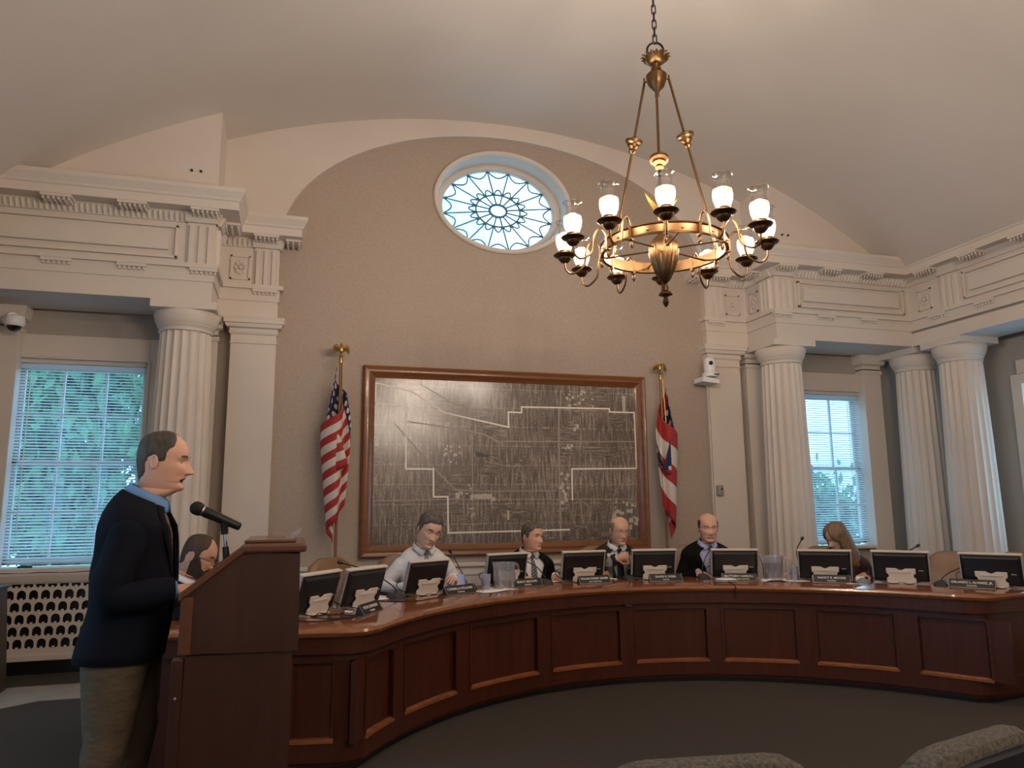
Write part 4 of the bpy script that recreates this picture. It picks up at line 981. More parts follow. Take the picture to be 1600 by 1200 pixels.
HL_FULL = hairline([(0, .80), (35, .80), (55, .70), (70, .66), (78, .45), (92, .45), (100, .56), (118, .50), (128, .22), (180, .10)])
HL_RECED = hairline([(0, .97), (25, .96), (42, .90), (60, .74), (74, .66), (80, .46), (92, .46), (100, .57), (118, .50), (128, .20), (180, .08)])
def HL_FRINGE(top): 
    lo_ = hairline([(0, 2), (58, 2), (66, .70), (78, .46), (92, .46), (100, .57), (118, .50), (128, .22), (180, .10)])
    return lambda z, ph, q: min(lo_(z, ph, q), top - z)
def brow(z, ph, q):
    if q.y > 0: return -1
    return .06 - (((abs(q.x) - .135) / .085) ** 2 * .06 + ((z - .598 + .10 * abs(abs(q.x) - .12)) / .020) ** 2 * .06)
TORSO = [(-.20, .185, .12, .125), (-.10, .182, .118, .128), (0, .175, .115, .12), (.10, .165, .122, .105), (.22, .166, .125, .105), (.33, .178, .124, .112), (.41, .188, .112, .115), (.46, .190, .098, .110), (.495, .178, .082, .100), (.52, .150, .070, .088), (.54, .110, .060, .076), (.555, .080, .055, .068), (.57, .064, .054, .064)]
def torso_ring(sv, grow, fat, base, lean, phis, shw=0.0):
    w, f, b = lerp(TORSO, sv); k = 1 + fat * max(0, 1 - abs(sv - .12) / .3)
    w, f, b = w * (1 + .4 * fat * (k > 1)) + grow, f * k + grow, b + grow
    if shw and .36 < sv < .54: w += shw * sin(pi * (sv - .36) / .18)
    ang_ = lean
    out = []
    for ph in phis:
        s, c = sin(ph), cos(ph); x = w * (abs(s) ** .82) * (1 if s >= 0 else -1); y = -f * abs(c) ** .85 if c > 0 else b * abs(c) ** .85
        p = Vector((x, y, 0)); sp = Vector((0, -sin(ang_) * sv, cos(ang_) * sv))
        curve = Vector((0, -.10 * max(0, sv - .30) ** 1.2 * (1 if lean > .05 else .4), 0))
        tl = .42 * min(1, max(0, (sv - .44) / .10))
        out.append(base + sp + curve + Vector((p.x, p.y * cos(ang_ * .5), p.y * (sin(ang_ * .5) * .6 + tl))))
    return out
def spine(sv, base, lean): return base + Vector((0, -sin(lean) * sv - .10 * max(0, sv - .30) ** 1.2 * (1 if lean > .05 else .4), cos(lean) * sv))
def hand(m, wrist, d, nrm, side, curl=.5, k=1.0, spread=.0):
    """five fingered hand: d forward, nrm out of the back of the hand, thumb on the +side of d x nrm"""
    d = Vector(d).normalized(); nrm = Vector(nrm); nrm = (nrm - d * nrm.dot(d)).normalized(); s_ = d.cross(nrm) * side; W_ = Vector(wrist)
    rings = []
    for t, hw, th in ((-.015, .025, .020), (0, .026, .019), (.03, .036, .017), (.065, .041, .015), (.088, .040, .012), (.094, .036, .008)):
        c = W_ + d * t * k; rings.append([c + s_ * (cos(a) * hw * k) + nrm * (sin(a) * th * k) for a in [2 * pi * i / 12 for i in range(12)]])
    m.loft(rings)
    for i, (o_, L, r_) in enumerate(((.030, .072, .0090), (.010, .080, .0093), (-.011, .075, .0088), (-.030, .060, .0078))):
        p = W_ + d * .085 * k + s_ * o_ * k; pts = [p - d * .02 * k, p]; a = .25 * curl; dirv = d + s_ * (spread * (o_ / .03))
        for seg, fr in enumerate((.45, .32, .23)):
            a += curl * (.55 if seg else .3)
            pts.append(pts[-1] + (dirv.normalized() * cos(a) - nrm * sin(a)) * L * fr * k)
        q = catmull(pts, 3); n_ = len(q); m.tube(q, [r_ * k * (1 - .25 * i2 / n_) for i2 in range(n_ - 1)] + [r_ * k * .45], 8)
    p = W_ + d * .02 * k + s_ * .026 * k; t1 = p + (d * .55 + s_ * .75 - nrm * .25).normalized() * .042 * k; t2 = t1 + (d * .9 + s_ * .15 - nrm * .35 * (1 + curl)).normalized() * .032 * k; t3 = t2 + (d * .9 - s_ * .15 - nrm * .4 * (1 + curl)).normalized() * .024 * k
    q = catmull([p - s_ * .012, p, t1, t2, t3], 3); n_ = len(q); m.tube(q, [.013 * k * (1 - .35 * i2 / n_) for i2 in range(n_ - 1)] + [.005 * k], 8)
def person(label, x, y, face, *, sit=True, seat=.40, lean=.1, h=.238, head=(0, 0, 0), hopt=None, skin=SKIN1, fat=.1, arms=None, suit=None, shirt=SH_WHITE, tie=None, trousers=None, hair=None, brows=None, beard=None, glasses=False, lids=.55, hz=None, open_btn=.16, neck=(0, -.048, .012), legs=None, long_hair=None, tie_w=1.0, hands=True, shw=.028, hem=-.19):
    hopt = hopt or {}
    R = thing('person', label, 'person', (x, y, 0), face, 'people at the meeting')
    zb = hz if hz else seat + .10
    base = Vector((0, 0, zb)); PF = PHI
    pn = spine(.57, base, lean)
    Mh = Matrix.Translation(pn + Vector(neck)) @ Euler((head[0], head[1], head[2]), 'XYZ').to_matrix().to_4x4()
    # pivot the head about a point above the neck
    piv = Matrix.Translation((0, .02, .06)); Mh = Matrix.Translation(pn + Vector(neck)) @ piv @ Euler((head[0], head[1], head[2]), 'XYZ').to_matrix().to_4x4() @ piv.inverted()
    H = Head(h, Mh, hopt)
    b = MB(); rings = [torso_ring(sv, -.012, fat * .5, base, lean, PF) for sv in (-.02, .05, .1, .22, .33, .41, .46, .495, .52, .54, .555, .57)]
    k0 = next(i for i, z_ in enumerate(ZR) if z_ * h + neck[2] > .004)
    mid = [rings[-1][j].lerp(H.grid[k0][j], .5) for j in range(NA)]
    allr = rings + [mid] + H.grid[k0:]
    b.loft(allr)
    # lips and open mouth by face position
    base_row = (len(rings) + 1) ; nf = len(b.f)
    for fi, fc in enumerate(b.f):
        if len(fc) != 4: continue
        i = fc[0] // NA - base_row + k0; j = fc[0] % NA
        if k0 <= i < len(ZR):
            q = H.loc[i][j]
            if q.y < 0:
                if hopt.get('open') and abs(q.x) < .09 and .138 < ZR[i] < .198: b.mi[fi] = 2
                elif abs(q.x) < .095 and .146 < ZR[i] < .215: b.mi[fi] = 1
    for sx in (-1, 1):
        er = Euler((-.15, 0, sx * .30)).to_matrix(); c = Vector((sx * .345, .045, .44))
        pts = [Vector((0, .055 * cos(a) + .012, .115 * sin(a) * (1 if sin(a) > 0 else .9))) for a in [radians(-75 + i * 27) for i in range(11)]]
        b.tube([H.P(*(c + er @ p)) for p in pts], [.016 * h] + [.021 * h] * 9 + [.014 * h], 7)
        b.sphere((0, 0, 0), 1, 10, 8); n_ = 10 * 9
        for i2 in range(len(b.v) - n_, len(b.v)):
            p = Vector(b.v[i2]); b.v[i2] = tuple(H.P(*(c + er @ Vector((p.x * .020 - sx * .006, p.y * .055 + .005, p.z * .105)))))
    sh = {s: spine(.418, base, lean) + Vector((s * .182, .0, 0)) for s in (-1, 1)}
    A = arms or {-1: ((-.26, -.02, zb + .20), (-.16, -.25, .80)), 1: ((.26, -.02, zb + .20), (.16, -.25, .80))}
    for s in (-1, 1):
        e, w = Vector(A[s][0]), Vector(A[s][1]); b.tube(catmull([sh[s], e, w], 5), [.045] * 5 + [.038] * 5 + [.026], 10)
        if hands:
            d = A[s][2] if len(A[s]) > 2 else (-s * .5, -1, -.1); nr = A[s][3] if len(A[s]) > 3 else (0, 0, 1); cu = A[s][4] if len(A[s]) > 4 else .5
            hand(b, w, d, nr, (1 if s < 0 else -1) * (A[s][5] if len(A[s]) > 5 else 1), cu)
    # legs
    if legs is None:
        legs = {s: [Vector((s * .095, .02, zb - .02)), Vector((s * .12, -.42, zb - .02)), Vector((s * .12, -.40, .09))] for s in (-1, 1)}
    for s in (-1, 1): b.tube(catmull(legs[s], 5), [.05] * 5 + [.04] * 5 + [.032], 10)
    ob('body', b, [skin, LIP, MOUTH], R, True)
    # trousers and shoes
    tr = MB(); tmat = trousers or suit or BLACKW
    for s in (-1, 1):
        c = catmull(legs[s], 8); n_ = len(c); rr = []
        for i in range(n_):
            u = i / (n_ - 1); rr.append((.118 - .050 * min(1, u * 2) + .006 * sin(i * 2.1 + s) * (u > .3) if u < .5 else .066 + .004 * sin(i * 2.7) + .006 * (u - .5)))
        tr.tube(c, rr, 16)
    tr.loft([torso_ring(sv, gr_, fat, base, lean, PF) for sv, gr_ in ((-.14, -.055), (-.11, -.02), (-.06, .0), (0, .004), (.06, .004), (.1, .002))])
    ob('trousers', tr, tmat, R, True)
    for s in (-1, 1):
        a = legs[s][-1]; q = MB(); rings = []
        for t, w_, hh in ((-.09, .02, .05), (-.075, .036, .075), (-.03, .040, .085), (.03, .040, .075), (.10, .046, .06), (.16, .042, .045), (.19, .02, .03)):
            rings.append([(a.x + w_ * cos(2 * pi * i / 12), a.y - t, max(0.0, .005 + (hh / 2 + hh / 2 * sin(2 * pi * i / 12)))) for i in range(12)])
        q.loft(rings); ob('shoe', q, BLACK, R, True)
    # shirt
    st = MB(); st.loft([torso_ring(sv, .002, fat, base, lean, PF) for sv in (0, .1, .22, .33, .41, .46, .495, .52, .54)])
    if not suit:
        for s in (-1, 1):
            c = catmull([sh[s], Vector(A[s][0]), Vector(A[s][1])], 8); n_ = len(c)
            st.tube(c, [(.066 - .022 * i / n_) * (1 + .07 * sin(i * 1.9 + s) * (i > 3)) for i in range(n_)], 14)
        st.sphere(sh[1], .066, 12, 8); st.sphere(sh[-1], .066, 12, 8)
    so_ = ob('shirt', st, shirt, R, True)
    if not suit:
        md = so_.modifiers.new('r', 'REMESH'); md.mode = 'VOXEL'; md.voxel_size = .011; md.use_smooth_shade = True
        md = so_.modifiers.new('s', 'SMOOTH'); md.factor = .6; md.iterations = 7
    cl = MB()
    for s in (-1, 1):                                # collar leaves
        q = []
        for ph, drop in ((.05, .014), (.18, .040), (.34, .060), (.5, .058), (.75, .046), (1.1, .040), (1.6, .036), (2.2, .034), (2.7, .034), (pi, .034)):
            hi_ = torso_ring(.566, .008, 0, base, lean, [s * ph])[0] + Vector((0, -.006, .020)); ov_ = hi_ - (pn + Vector((0, 0, .02))); ov_.z = 0; ov_.normalize()
            q.append([hi_ - Vector((0, 0, .02)), hi_, hi_ + ov_ * (.006 + drop * .12) + Vector((0, 0, -drop * .5)), hi_ + ov_ * (.009 + drop * .24) + Vector((0, 0, -drop))])
        cl.loft(q, closed=False)
    ob('collar', cl, shirt, R, True, solid=.004)
    if tie:
        q = MB(); rr = []
        for sv, wd in ((.557, .017), (.545, .020), (.528, .014), (.50, .019), (.42, .028), (.30, .035), (.16, .040), (.08, .040), (.05, .004)):
            c = torso_ring(sv, .012 if sv < .53 else .020, fat, base, lean, [0.0])[0]; wd *= tie_w
            rr.append([c + Vector((-wd, .004, 0)), c + Vector((0, -.010 if sv > .53 else -.004, 0)), c + Vector((wd, .004, 0)), c + Vector((0, .012, 0))])
        q.loft(rr); ob('tie', q, tie, R, True)
    if suit:
        j = MB(); SV = [hem, hem + .04, hem + .09, .02 + max(0, hem + .08), .08, .14, .18, .22, .26, .30, .34, .38, .42, .45, .48, .505, .525, .543, .556]
        KJ = 40
        def opening(sv): return .03 + max(0, sv - open_btn) / (.556 - open_btn) * .46 if sv > open_btn else .03 + .10 * max(0, -.02 - sv)
        def jr(sv, grow):
            g0 = opening(sv); return torso_ring(sv, grow + .004 * sin(sv * 31), fat, base, lean, [g0 + (2 * pi - 2 * g0) * i / KJ for i in range(KJ + 1)], shw)
        flare = lambda sv: .022 + (.10 if not sit else .03) * max(0, .06 - sv)
        rings = [jr(sv, flare(sv)) for sv in SV]
        j.loft(rings, closed=False)
        for s in (-1, 1):
            c = catmull([sh[s], Vector(A[s][0]), Vector(A[s][1]) + (Vector(A[s][0]) - Vector(A[s][1])).normalized() * .004], 10); n_ = len(c)
            j.tube(c, [(.071 - .025 * i / n_) * (1 + .05 * sin(i * 1.3 + s) * (4 < i < n_ - 2)) for i in range(n_)], 16)
            j.sphere(sh[s] + Vector((s * .004, .002, .004)), .071, 14, 10, (1, 1, .95))
        ob('jacket', j, suit, R, True, solid=.006)
        LS = [open_btn, .24, .30, .36, .40, .43, .445, .455, .49, .52, .545, .556]; LWD = [.0, .06, .13, .20, .25, .28, .30, .20, .28, .30, .34, .42]
        for s in (-1, 1):
            rr = []; lp = MB()
            for sv, wd in zip(LS, LWD):
                g0 = opening(sv); rr.append([torso_ring(sv, .028, fat, base, lean, [s * (g0 - .01)], shw)[0], torso_ring(sv, .033, fat, base, lean, [s * (g0 + wd * .5)], shw)[0], torso_ring(sv, .029, fat, base, lean, [s * (g0 + wd)], shw)[0]])
            lp.loft(rr, closed=False); ob('lapel', lp, suit, R, True, solid=.005)
        for s in (-1, 1):
            cf = MB(); e, w = Vector(A[s][0]), Vector(A[s][1]); dv = (w - e).normalized(); cf.tube([w - dv * .03, w + dv * .008], [.035, .034], 14); ob('shirt_cuff', cf, shirt, R, True)
    if hair: 
        for k, (mask, th, mt_) in enumerate(hair): H.shell(mask, th, 'hair', mt_, R)
    H.shell(brow, .014, 'eyebrows', brows or H_DARK, R, .004)
    if beard: 
        def bm_(z, ph, q):
            a = abs(ph)
            if q.y > .03: return -1
            top_ = lerp([(0, .265), (.35, .255), (.6, .20), (.9, .26), (1.25, .50), (1.6, .52)], a)
            lipc = ((q.x / .10) ** 2 + ((z - .182) / .036) ** 2) - 1
            return min(top_ - z, lipc * .05 if q.y < -.2 else 1, z + .06)
        H.shell(bm_, .032, 'beard', beard, R)
    # eyes with lids
    for s in (-1, 1):
        ey = MB(); c = Vector((s * .135, 0, .500)); fy = headpt(.5, s * .42, hopt).y; c.y = fy + .030; rad = .058
        def patch(t0, t1, r_, mi_):
            ey.cur = mi_; rr = []
            for i in range(7):
                t = t0 + (t1 - t0) * i / 6; rr.append([H.P(*(c + Vector((r_ * cos(t) * sin(a), -r_ * cos(t) * cos(a), r_ * sin(t))))) for a in [radians(-80 + 20 * q) for q in range(9)]])
            ey.loft(rr, closed=False)
        patch(-1.4, 1.4, rad * .95, 0)
        ey.cur = 1; ey.sphere(H.P(*(c + Vector((0, -rad * .72, -.004)))), rad * .34 * h, 8, 6)
        cut = .9 - lids * 1.5
        patch(cut, 1.5, rad * 1.10, 2); patch(-1.5, -.42, rad * 1.06, 2)
        ey.cur = 1; ey.tube([H.P(*(c + Vector((rad * 1.1 * cos(cut) * sin(a), -rad * 1.1 * cos(cut) * cos(a), rad * 1.1 * sin(cut) - .002)))) for a in [radians(-70 + 20 * q) for q in range(8)]], .006 * h, 5)
        ob('eye', ey, [EYEW, IRIS, skin], R, True)
    if glasses:
        q = MB(); gy_ = headpt(.5, 0, hopt).y - .035
        for s in (-1, 1):
            cx_ = s * .145; pts = [H.P(cx_ + .098 * cos(a), gy_ + .05 * abs(cos(a) * .098 + cx_) * 1.2, .485 + .075 * sin(a)) for a in [2 * pi * i / 20 for i in range(20)]]
            q.tube(pts, .007 * h * 1.0, 6, closed=True)
            q.tube([H.P(s * .245, gy_ + .03, .50), H.P(s * .315, -.20, .505), H.P(s * .352, .02, .50)], .0075 * h, 6)
        q.tube([H.P(-.05, gy_, .495), H.P(0, gy_ - .012, .515), H.P(.05, gy_, .495)], .007 * h, 6)
        ob('glasses', q, BLACKM if glasses == 1 else SILVER, R, True)
    if long_hair:
        q = MB(); rows = []
        for i in range(22):
            z = 1.035 - i * .088; u = i / 21; r0 = 1.0
            zz_ = max(min(z, 1.0), .30); f, bk, w_ = lerp(HT, min(.999, zz_) if z < 1 else .999)
            if z >= 1: f = bk = w_ = -.044
            if z < .45: w_ = .36 + .10 * (.45 - z); bk = .44 + .02 * (.45 - z); f = .30
            row = []; g0 = lerp([(-.9, .75), (.0, .78), (.35, .80), (.62, .62), (.78, .30), (.95, .02), (1.1, .02)], z)
            for k in range(33):
                ph = g0 + (2 * pi - 2 * g0) * k / 32; s, c_ = sin(ph), cos(ph); wv = 1 + .03 * sin(k * 2.3 + i * .5)
                row.append(H.P((w_ + .055) * s * wv, -(f + .045) * c_ if c_ > 0 else -(bk + .055) * c_ * wv, z))
            rows.append(row)
        q.loft(rows, closed=False); ob('hair', q, long_hair, R, True, solid=.012)
    return R, H, base, pn

# --- the speaker at the lectern (faces +X)
legs = {-1: [Vector((-.095, .0, .87)), Vector((-.105, .02, .48)), Vector((-.11, .12, .09))], 1: [Vector((.095, -.02, .87)), Vector((.10, -.05, .48)), Vector((.11, .04, .09))]}
person('standing man in navy jacket and khaki trousers speaking at the lectern', -.600, 3.33, pi / 2, sit=False, hz=.905, lean=.06, h=.230, head=(.10, 0, -.10), hopt={'open': 1, 'nose': 1.1}, skin=SKIN2, fat=.16,
       arms={-1: ((-.25, -.005, 1.12), (-.19, -.20, 1.118), (.25, -1, .05), (-.3, 0, 1), .55), 1: ((.27, .02, 1.12), (.24, -.04, .90), (0, -.2, -1), (1, 0, 0), .4)},
       suit=NAVY, shirt=SH_BLUE, tie=TIE_P, trousers=KHAKI, legs=legs, hair=[(HL_RECED, .024, H_DARK)], brows=H_DARK, lids=.45, neck=(0, -.046, .028), open_btn=.02, shw=.02, hem=-.045)
# --- seated people
person('seated bearded man with glasses writing behind the lectern', -.775, 5.30, pi / 2 - .30, seat=.345, lean=.28, h=.246, head=(.42, 0, .10), skin=SKIN3, suit=BLACKW, shirt=SH_WHITE, hair=[(HL_RECED, .022, H_BROWN)], brows=H_BROWN, beard=BEARD, glasses=1, lids=.7, fat=.05, neck=(0, -.05, .03))
def at_desk(t, o): p = ep(t, o); return p.x, p.y, eface(t)
x, y, fc = 1.05, 6.25, radians(8)
person('seated man in white shirt and grey tie reading papers, head tilted', x, y, fc, seat=.445, lean=.16, h=.262, head=(.34, .20, .18), skin=SKIN1, fat=.05, shirt=SH_WHITE, tie=TIE_G, trousers=GREYW, hair=[(HL_FULL, lambda z, ph, q: .035 + .045 * max(0, z - .7) / .3, H_SALT)], brows=H_DARK, lids=.85,
       arms={-1: ((-.30, -.06, .80), (-.20, -.30, .80)), 1: ((.30, -.06, .80), (.17, -.32, .86), (-.5, -1, .1), (.5, 0, 1), .6)})
x, y, fc = at_desk(97.8, 1.06)
person('seated man in black suit and striped tie looking to the right', x, y, fc, seat=.345, lean=.05, h=.245, head=(.06, 0, .42), skin=SKIN2, fat=.15, suit=BLACKW, shirt=SH_WHITE, tie=TIE_S, hair=[(HL_FULL, .026, H_SALT)], brows=H_SALT, lids=.5)
x, y, fc = at_desk(83.4, 1.10)
person('seated balding man with glasses and charcoal suit holding a desk microphone', x, y, fc, seat=.385, lean=.06, h=.25, head=(.20, 0, .22), skin=SKIN2, fat=.1, suit=GREYW, shirt=SH_WHITE, tie=TIE_N, hair=[(HL_FRINGE(.80), .020, H_GREY)], brows=H_GREY, glasses=2, lids=.75,
       arms={-1: ((-.28, -.10, .82), (-.06, -.24, .93), (1, -.25, .25), (.1, -1, .2), .9), 1: ((.28, -.08, .80), (.14, -.24, .90), (-1, -.25, .15), (-.1, -1, .2), 1.0)})
x, y, fc = at_desk(69.6, 1.08)
person('seated bald man in black suit with lavender shirt looking down', x, y, fc + radians(8), seat=.395, lean=.06, h=.262, head=(.10, 0, -.12), skin=SKIN2, fat=.2, suit=BLACKW, shirt=SH_LAV, tie=TIE_D, hair=[(HL_FRINGE(.76), .026, H_BLACK)], brows=H_GREY, lids=.85, shw=.035)
x, y, fc = at_desk(51.2, 1.02)
person('seated woman with long ash blonde hair bending over her papers', x, y, fc + radians(6), seat=.37, lean=.20, h=.228, head=(.55, .10, -.85), skin=SKIN1, fat=0, shirt=MAROON, trousers=BLACKW, long_hair=H_BLOND, brows=H_BLOND, lids=.9, hopt={'wide': .95})
# ================================================================== CHAIRS
def desk_chair(x, y, fc, label, w=.52, htop=1.10, sh=0.0):
    t = thing('desk_chair', label, 'chair', (x, y, 0), fc, 'tan leather council chairs')
    q = MB(); rings = []
    for z, wd, th, yy in ((.46 + sh, .40, .10, .20), (.60, .46, .11, .215), (.80, w, .10, .24), (htop - .12, w * .98, .085, .27), (htop - .04, w * .86, .07, .28), (htop, w * .60, .04, .285)):
        rings.append([(wd / 2 * (abs(cos(a)) ** .4) * (1 if cos(a) > 0 else -1), yy + th / 2 * (abs(sin(a)) ** .7) * (1 if sin(a) > 0 else -1), z + .02 * (1 - cos(a) ** 2) * (z > htop - .05)) for a in [2 * pi * i / 28 for i in range(28)]])
    q.loft(rings); ob('backrest', q, LEATHER, t, True)
    q = MB(); rings = []
    for z, k in ((.36 + sh, .94), (.39 + sh, 1), (.44 + sh, 1), (.465 + sh, .93)): rings.append([(.25 * k * (abs(cos(a)) ** .5) * (1 if cos(a) > 0 else -1), -.02 + .25 * k * (abs(sin(a)) ** .5) * (1 if sin(a) > 0 else -1), z) for a in [2 * pi * i / 28 for i in range(28)]])
    q.loft(rings); ob('seat', q, LEATHER, t, True)
    for s in (-1, 1): ob('armrest', MB().tube(catmull([(s * .27, .20, .40), (s * .30, .16, .60), (s * .30, -.05, .64), (s * .30, -.18, .62)], 4), .022, 8), BLACK, t)
    ob('column', MB().tube([(0, 0, .08), (0, 0, .37 + sh)], .03, 10), BLACKM, t)
    for k in range(5):
        a = 2 * pi * k / 5; ob('base_leg', MB().tube([(0, 0, .10), (.27 * cos(a), .27 * sin(a), .06)], [.025, .016], 8), BLACKM, t)
        ob('caster', MB().sphere((.27 * cos(a), .27 * sin(a), .028), .028, 10, 6), BLACK, t)
for t, o, lb in ((121, 1.22, 'chair behind the man in the white shirt'), (97.8, 1.20, 'chair behind the man in the striped tie'), (84.4, 1.24, 'chair behind the man with glasses and charcoal suit'), (70.6, 1.22, 'chair behind the bald man'), (52.6, 1.16, 'chair of the blonde woman')):
    p = ep(t, o - .10) if t != 121 else Vector((1.02, 6.36)); desk_chair(p.x, p.y, eface(t) if t != 121 else radians(8), 'tan leather ' + lb, htop=.93 if t in (97.8,) else 1.0, sh=-.15 if t in (97.8, 52.6) else -.10)
p = Vector((.52, 5.82)); desk_chair(p.x, p.y, eface(136), 'empty tan leather chair left of the man in the white shirt', htop=1.02)
p = ep(38.0, 1.30); desk_chair(p.x, p.y, eface(38), 'empty tan leather chair between the two rightmost monitors', htop=.96)
p = Vector((6.5, 5.5)); desk_chair(p.x, p.y, eface(30), 'empty tan leather chair at the right edge of the photo', htop=.93)
desk_chair(-.76, 5.34, pi / 2 - .30, 'tan leather chair under the bearded man', htop=.82, sh=-.14)

# ================================================================== MONITORS
def monitor(x, y, rz, label, w=.405, hgt=.262, tilt=.22, dz=.0):
    t = thing('monitor', label, 'monitor', (x, y, ZTOP), rz, 'flat monitors on the council desk')
    Tm = Matrix.Translation((0, 0, .008 + dz)) @ Matrix.Rotation(tilt, 4, 'X')
    def put(o): o.matrix_local = Tm; return o
    put(ob('back_shell', MB().loft([[(-w / 2 + .008, .008, .008), (w / 2 - .008, .008, .008), (w / 2 - .008, .008, hgt - .012), (-w / 2 + .008, .008, hgt - .012)], [(-w / 2 + .03, -.018, .03), (w / 2 - .03, -.018, .03), (w / 2 - .03, -.018, hgt - .035), (-w / 2 + .03, -.018, hgt - .035)]]), BLACK, t, False, bev=.004))
    put(ob('frame', MB().bb(-w / 2, w / 2, .004, .030, 0, hgt), SILVER, t, False, bev=.004))
    put(ob('top_edge', MB().bb(-w / 2 - .001, w / 2 + .001, -.006, .031, hgt - .012, hgt + .001), BEIGE, t, False, bev=.004))
    put(ob('screen', MB().bb(-w / 2 + .015, w / 2 - .015, .0301, .0312, .02, hgt - .018), mat('screen_dark', (.02, .022, .026), .15) if 'screen_dark' not in bpy.data.materials else bpy.data.materials['screen_dark'], t, False))
    put(ob('badge', MB().bb(w / 2 - .085, w / 2 - .05, -.0195, -.018, .105, .113), SILVER, t, False))
    k = .108
    poly = [(-k, -.005), (-k, .045), (-k + .012, .052), (-k + .018, .066), (-k + .012, .08), (-k, .088), (-k, .128), (-.035, .128), (-.018, .118), (0, .112), (.018, .118), (.035, .128), (k, .128), (k, .088), (k - .012, .08), (k - .018, .066), (k - .012, .052), (k, .045), (k, -.005)]
    pl = put(ob('stand_plate', MB().prism(poly, lambda p: (p[0], -.024, p[1]), lambda p: (p[0], -.036, p[1])), BEIGE, t, False, bev=.003))
    ob('slot', MB().bb(-.075, .075, -.042, -.036, .095, .104), BEIGE, pl, False); ob('lower_slot', MB().bb(-.07, .07, -.042, -.036, .005, .013), BEIGE, pl, False)
    ob('port_cover', MB().bb(-.05, .05, -.044, -.03, -.005, .012), DARKG, pl, False)
    ob('foot', MB().bb(-.11, .11, -.055, .13, 0, .012), BEIGE, t, False, bev=.004)
    for s, c in ((-.5, .6), (.45, .8)):
        ob('cable', MB().tube(catmull([(s * w, .02, .19 * c), (s * w - .035 * (1 if s > 0 else 1), .035, .16 * c), (s * w - .02, .0, .05), (s * w * .4, -.06, .006), (0, -.05, .012)], 5), .0035, 6), BLACK, t)
    return t
ML = ['half hidden behind the lectern', 'behind the leftmost name plate', 'in front of the man in the white shirt', 'behind the left water pitcher', 'left of the gavel', 'in front of the man holding the microphone', 'in front of the bald man', 'in front of the blonde woman', 'without a name plate, second from the right edge', 'nearest the right edge of the photo']
MT = [(141.6, .60), (134.6, .52), (121.2, .58), (105.2, .66), (92.4, .56), (80.0, .58), (66.9, .55), (53.4, .53), (43.1, .58), (32.2, .62)]
MW = [.40, .40, .40, .40, .41, .41, .41, .43, .43, .43]
for (t, o), l, w in zip(MT, ML, MW):
    p = ep(t, o); monitor(p.x, p.y, eface(t), 'black monitor seen from the back, ' + l, w, tilt=.30 if t > 115 else .22)

# ================================================================== NAME PLATES
PLATEM = mat('plate_black', (.012, .010, .010), .4); PLATES = mat('plate_silver', (.40, .38, .36), .3, metal=.8); LETTER = mat('plate_letter', (.70, .67, .62), .5)
def text_mesh(s, size, name):
    cu = bpy.data.curves.new(name, 'FONT'); cu.body = s; cu.size = size; cu.align_x = 'CENTER'; cu.align_y = 'CENTER'; cu.extrude = .0006; cu.offset = size * .018
    o = bpy.data.objects.new(name, cu); COL.objects.link(o); dg = bpy.context.evaluated_depsgraph_get()
    me = bpy.data.meshes.new_from_object(o.evaluated_get(dg)); bpy.data.objects.remove(o); bpy.data.curves.remove(cu); me.materials.clear(); me.materials.append(LETTER); return me
def name_plate(x, y, rz, l1, l2, label, w=.29):
    t = thing('name_plate', label, 'name plate', (x, y, ZTOP), rz, 'name plates on the council desk')
    H_, D = .062, .062
    ob('wedge', MB().prism([(-.03, 0), (.035, 0), (.012, H_ + .002)], lambda p: (-w / 2, p[0], p[1]), lambda p: (w / 2, p[0], p[1])), PLATEM, t, False)
    a = atan2(H_, .042); L = sqrt(H_ ** 2 + .042 ** 2)
    M = Matrix.Translation((0, -.0315, .0015)) @ Matrix.Rotation(a, 4, 'X')
    q = MB()
    for (x0, x1, y0, y1) in ((-w / 2, w / 2, 0, .003), (-w / 2, -w / 2 + .003, 0, L), (w / 2 - .003, w / 2, 0, L)): q.bb(x0, x1, y0, y1, 0, .002)
    o = ob('silver_edge', q, PLATES, t, False); o.matrix_local = M
    for s, yy, mx_, base in ((l1, L * .62, w * .88, .026), (l2, L * .25, w * .62, .016)):
        me = text_mesh(s, base, 'lettering'); xs = [v.co.x for v in me.vertices]; wd = max(xs) - min(xs); k = min(1, mx_ / wd)
        o = link('lettering', me, t); o.matrix_local = M @ Matrix.Translation((0, yy, .001)) @ Matrix.Diagonal((k, 1 if k > .75 else k / .75, 1, 1))
for t, o, l1, l2, lb, dr in ((138.0, .30, 'PETER CHENGELIS', 'COUNCIL', 'leftmost black name plate, angled on the desk edge', .22), (117.0, .42, 'CARMELLA WILLIAMS', 'COUNCIL', 'black name plate left of the left pitcher', .02), (103.6, .46, 'SEAN P. MALONE', 'COUNCIL', 'black name plate half hidden behind the left pitcher', .05),
                          (91.6, .41, 'WILLIAM ONDREY GRUBER', 'LAW DIRECTOR', 'black name plate left of the gavel', 0), (79.0, .40, 'DAVID E. WEISS', 'MAYOR', 'black name plate in front of the man holding the microphone', 0), (66.7, .42, 'MATTHEW CARROLL', 'CHIEF ADMIN. OFFICER', 'black name plate in front of the bald man', 0),
                          (52.6, .42, 'NANCY R. MOORE', 'COUNCIL', 'black name plate in front of the blonde woman', 0), (34.4, .52, 'ORLANDO L. ALVAREZ, JR.', 'COUNCIL', 'black name plate nearest the right edge of the photo', 0)):
    p = ep(t, o); name_plate(p.x, p.y, eface(t) + dr, l1, l2, lb, w=.32 if t == 34.4 else .29)

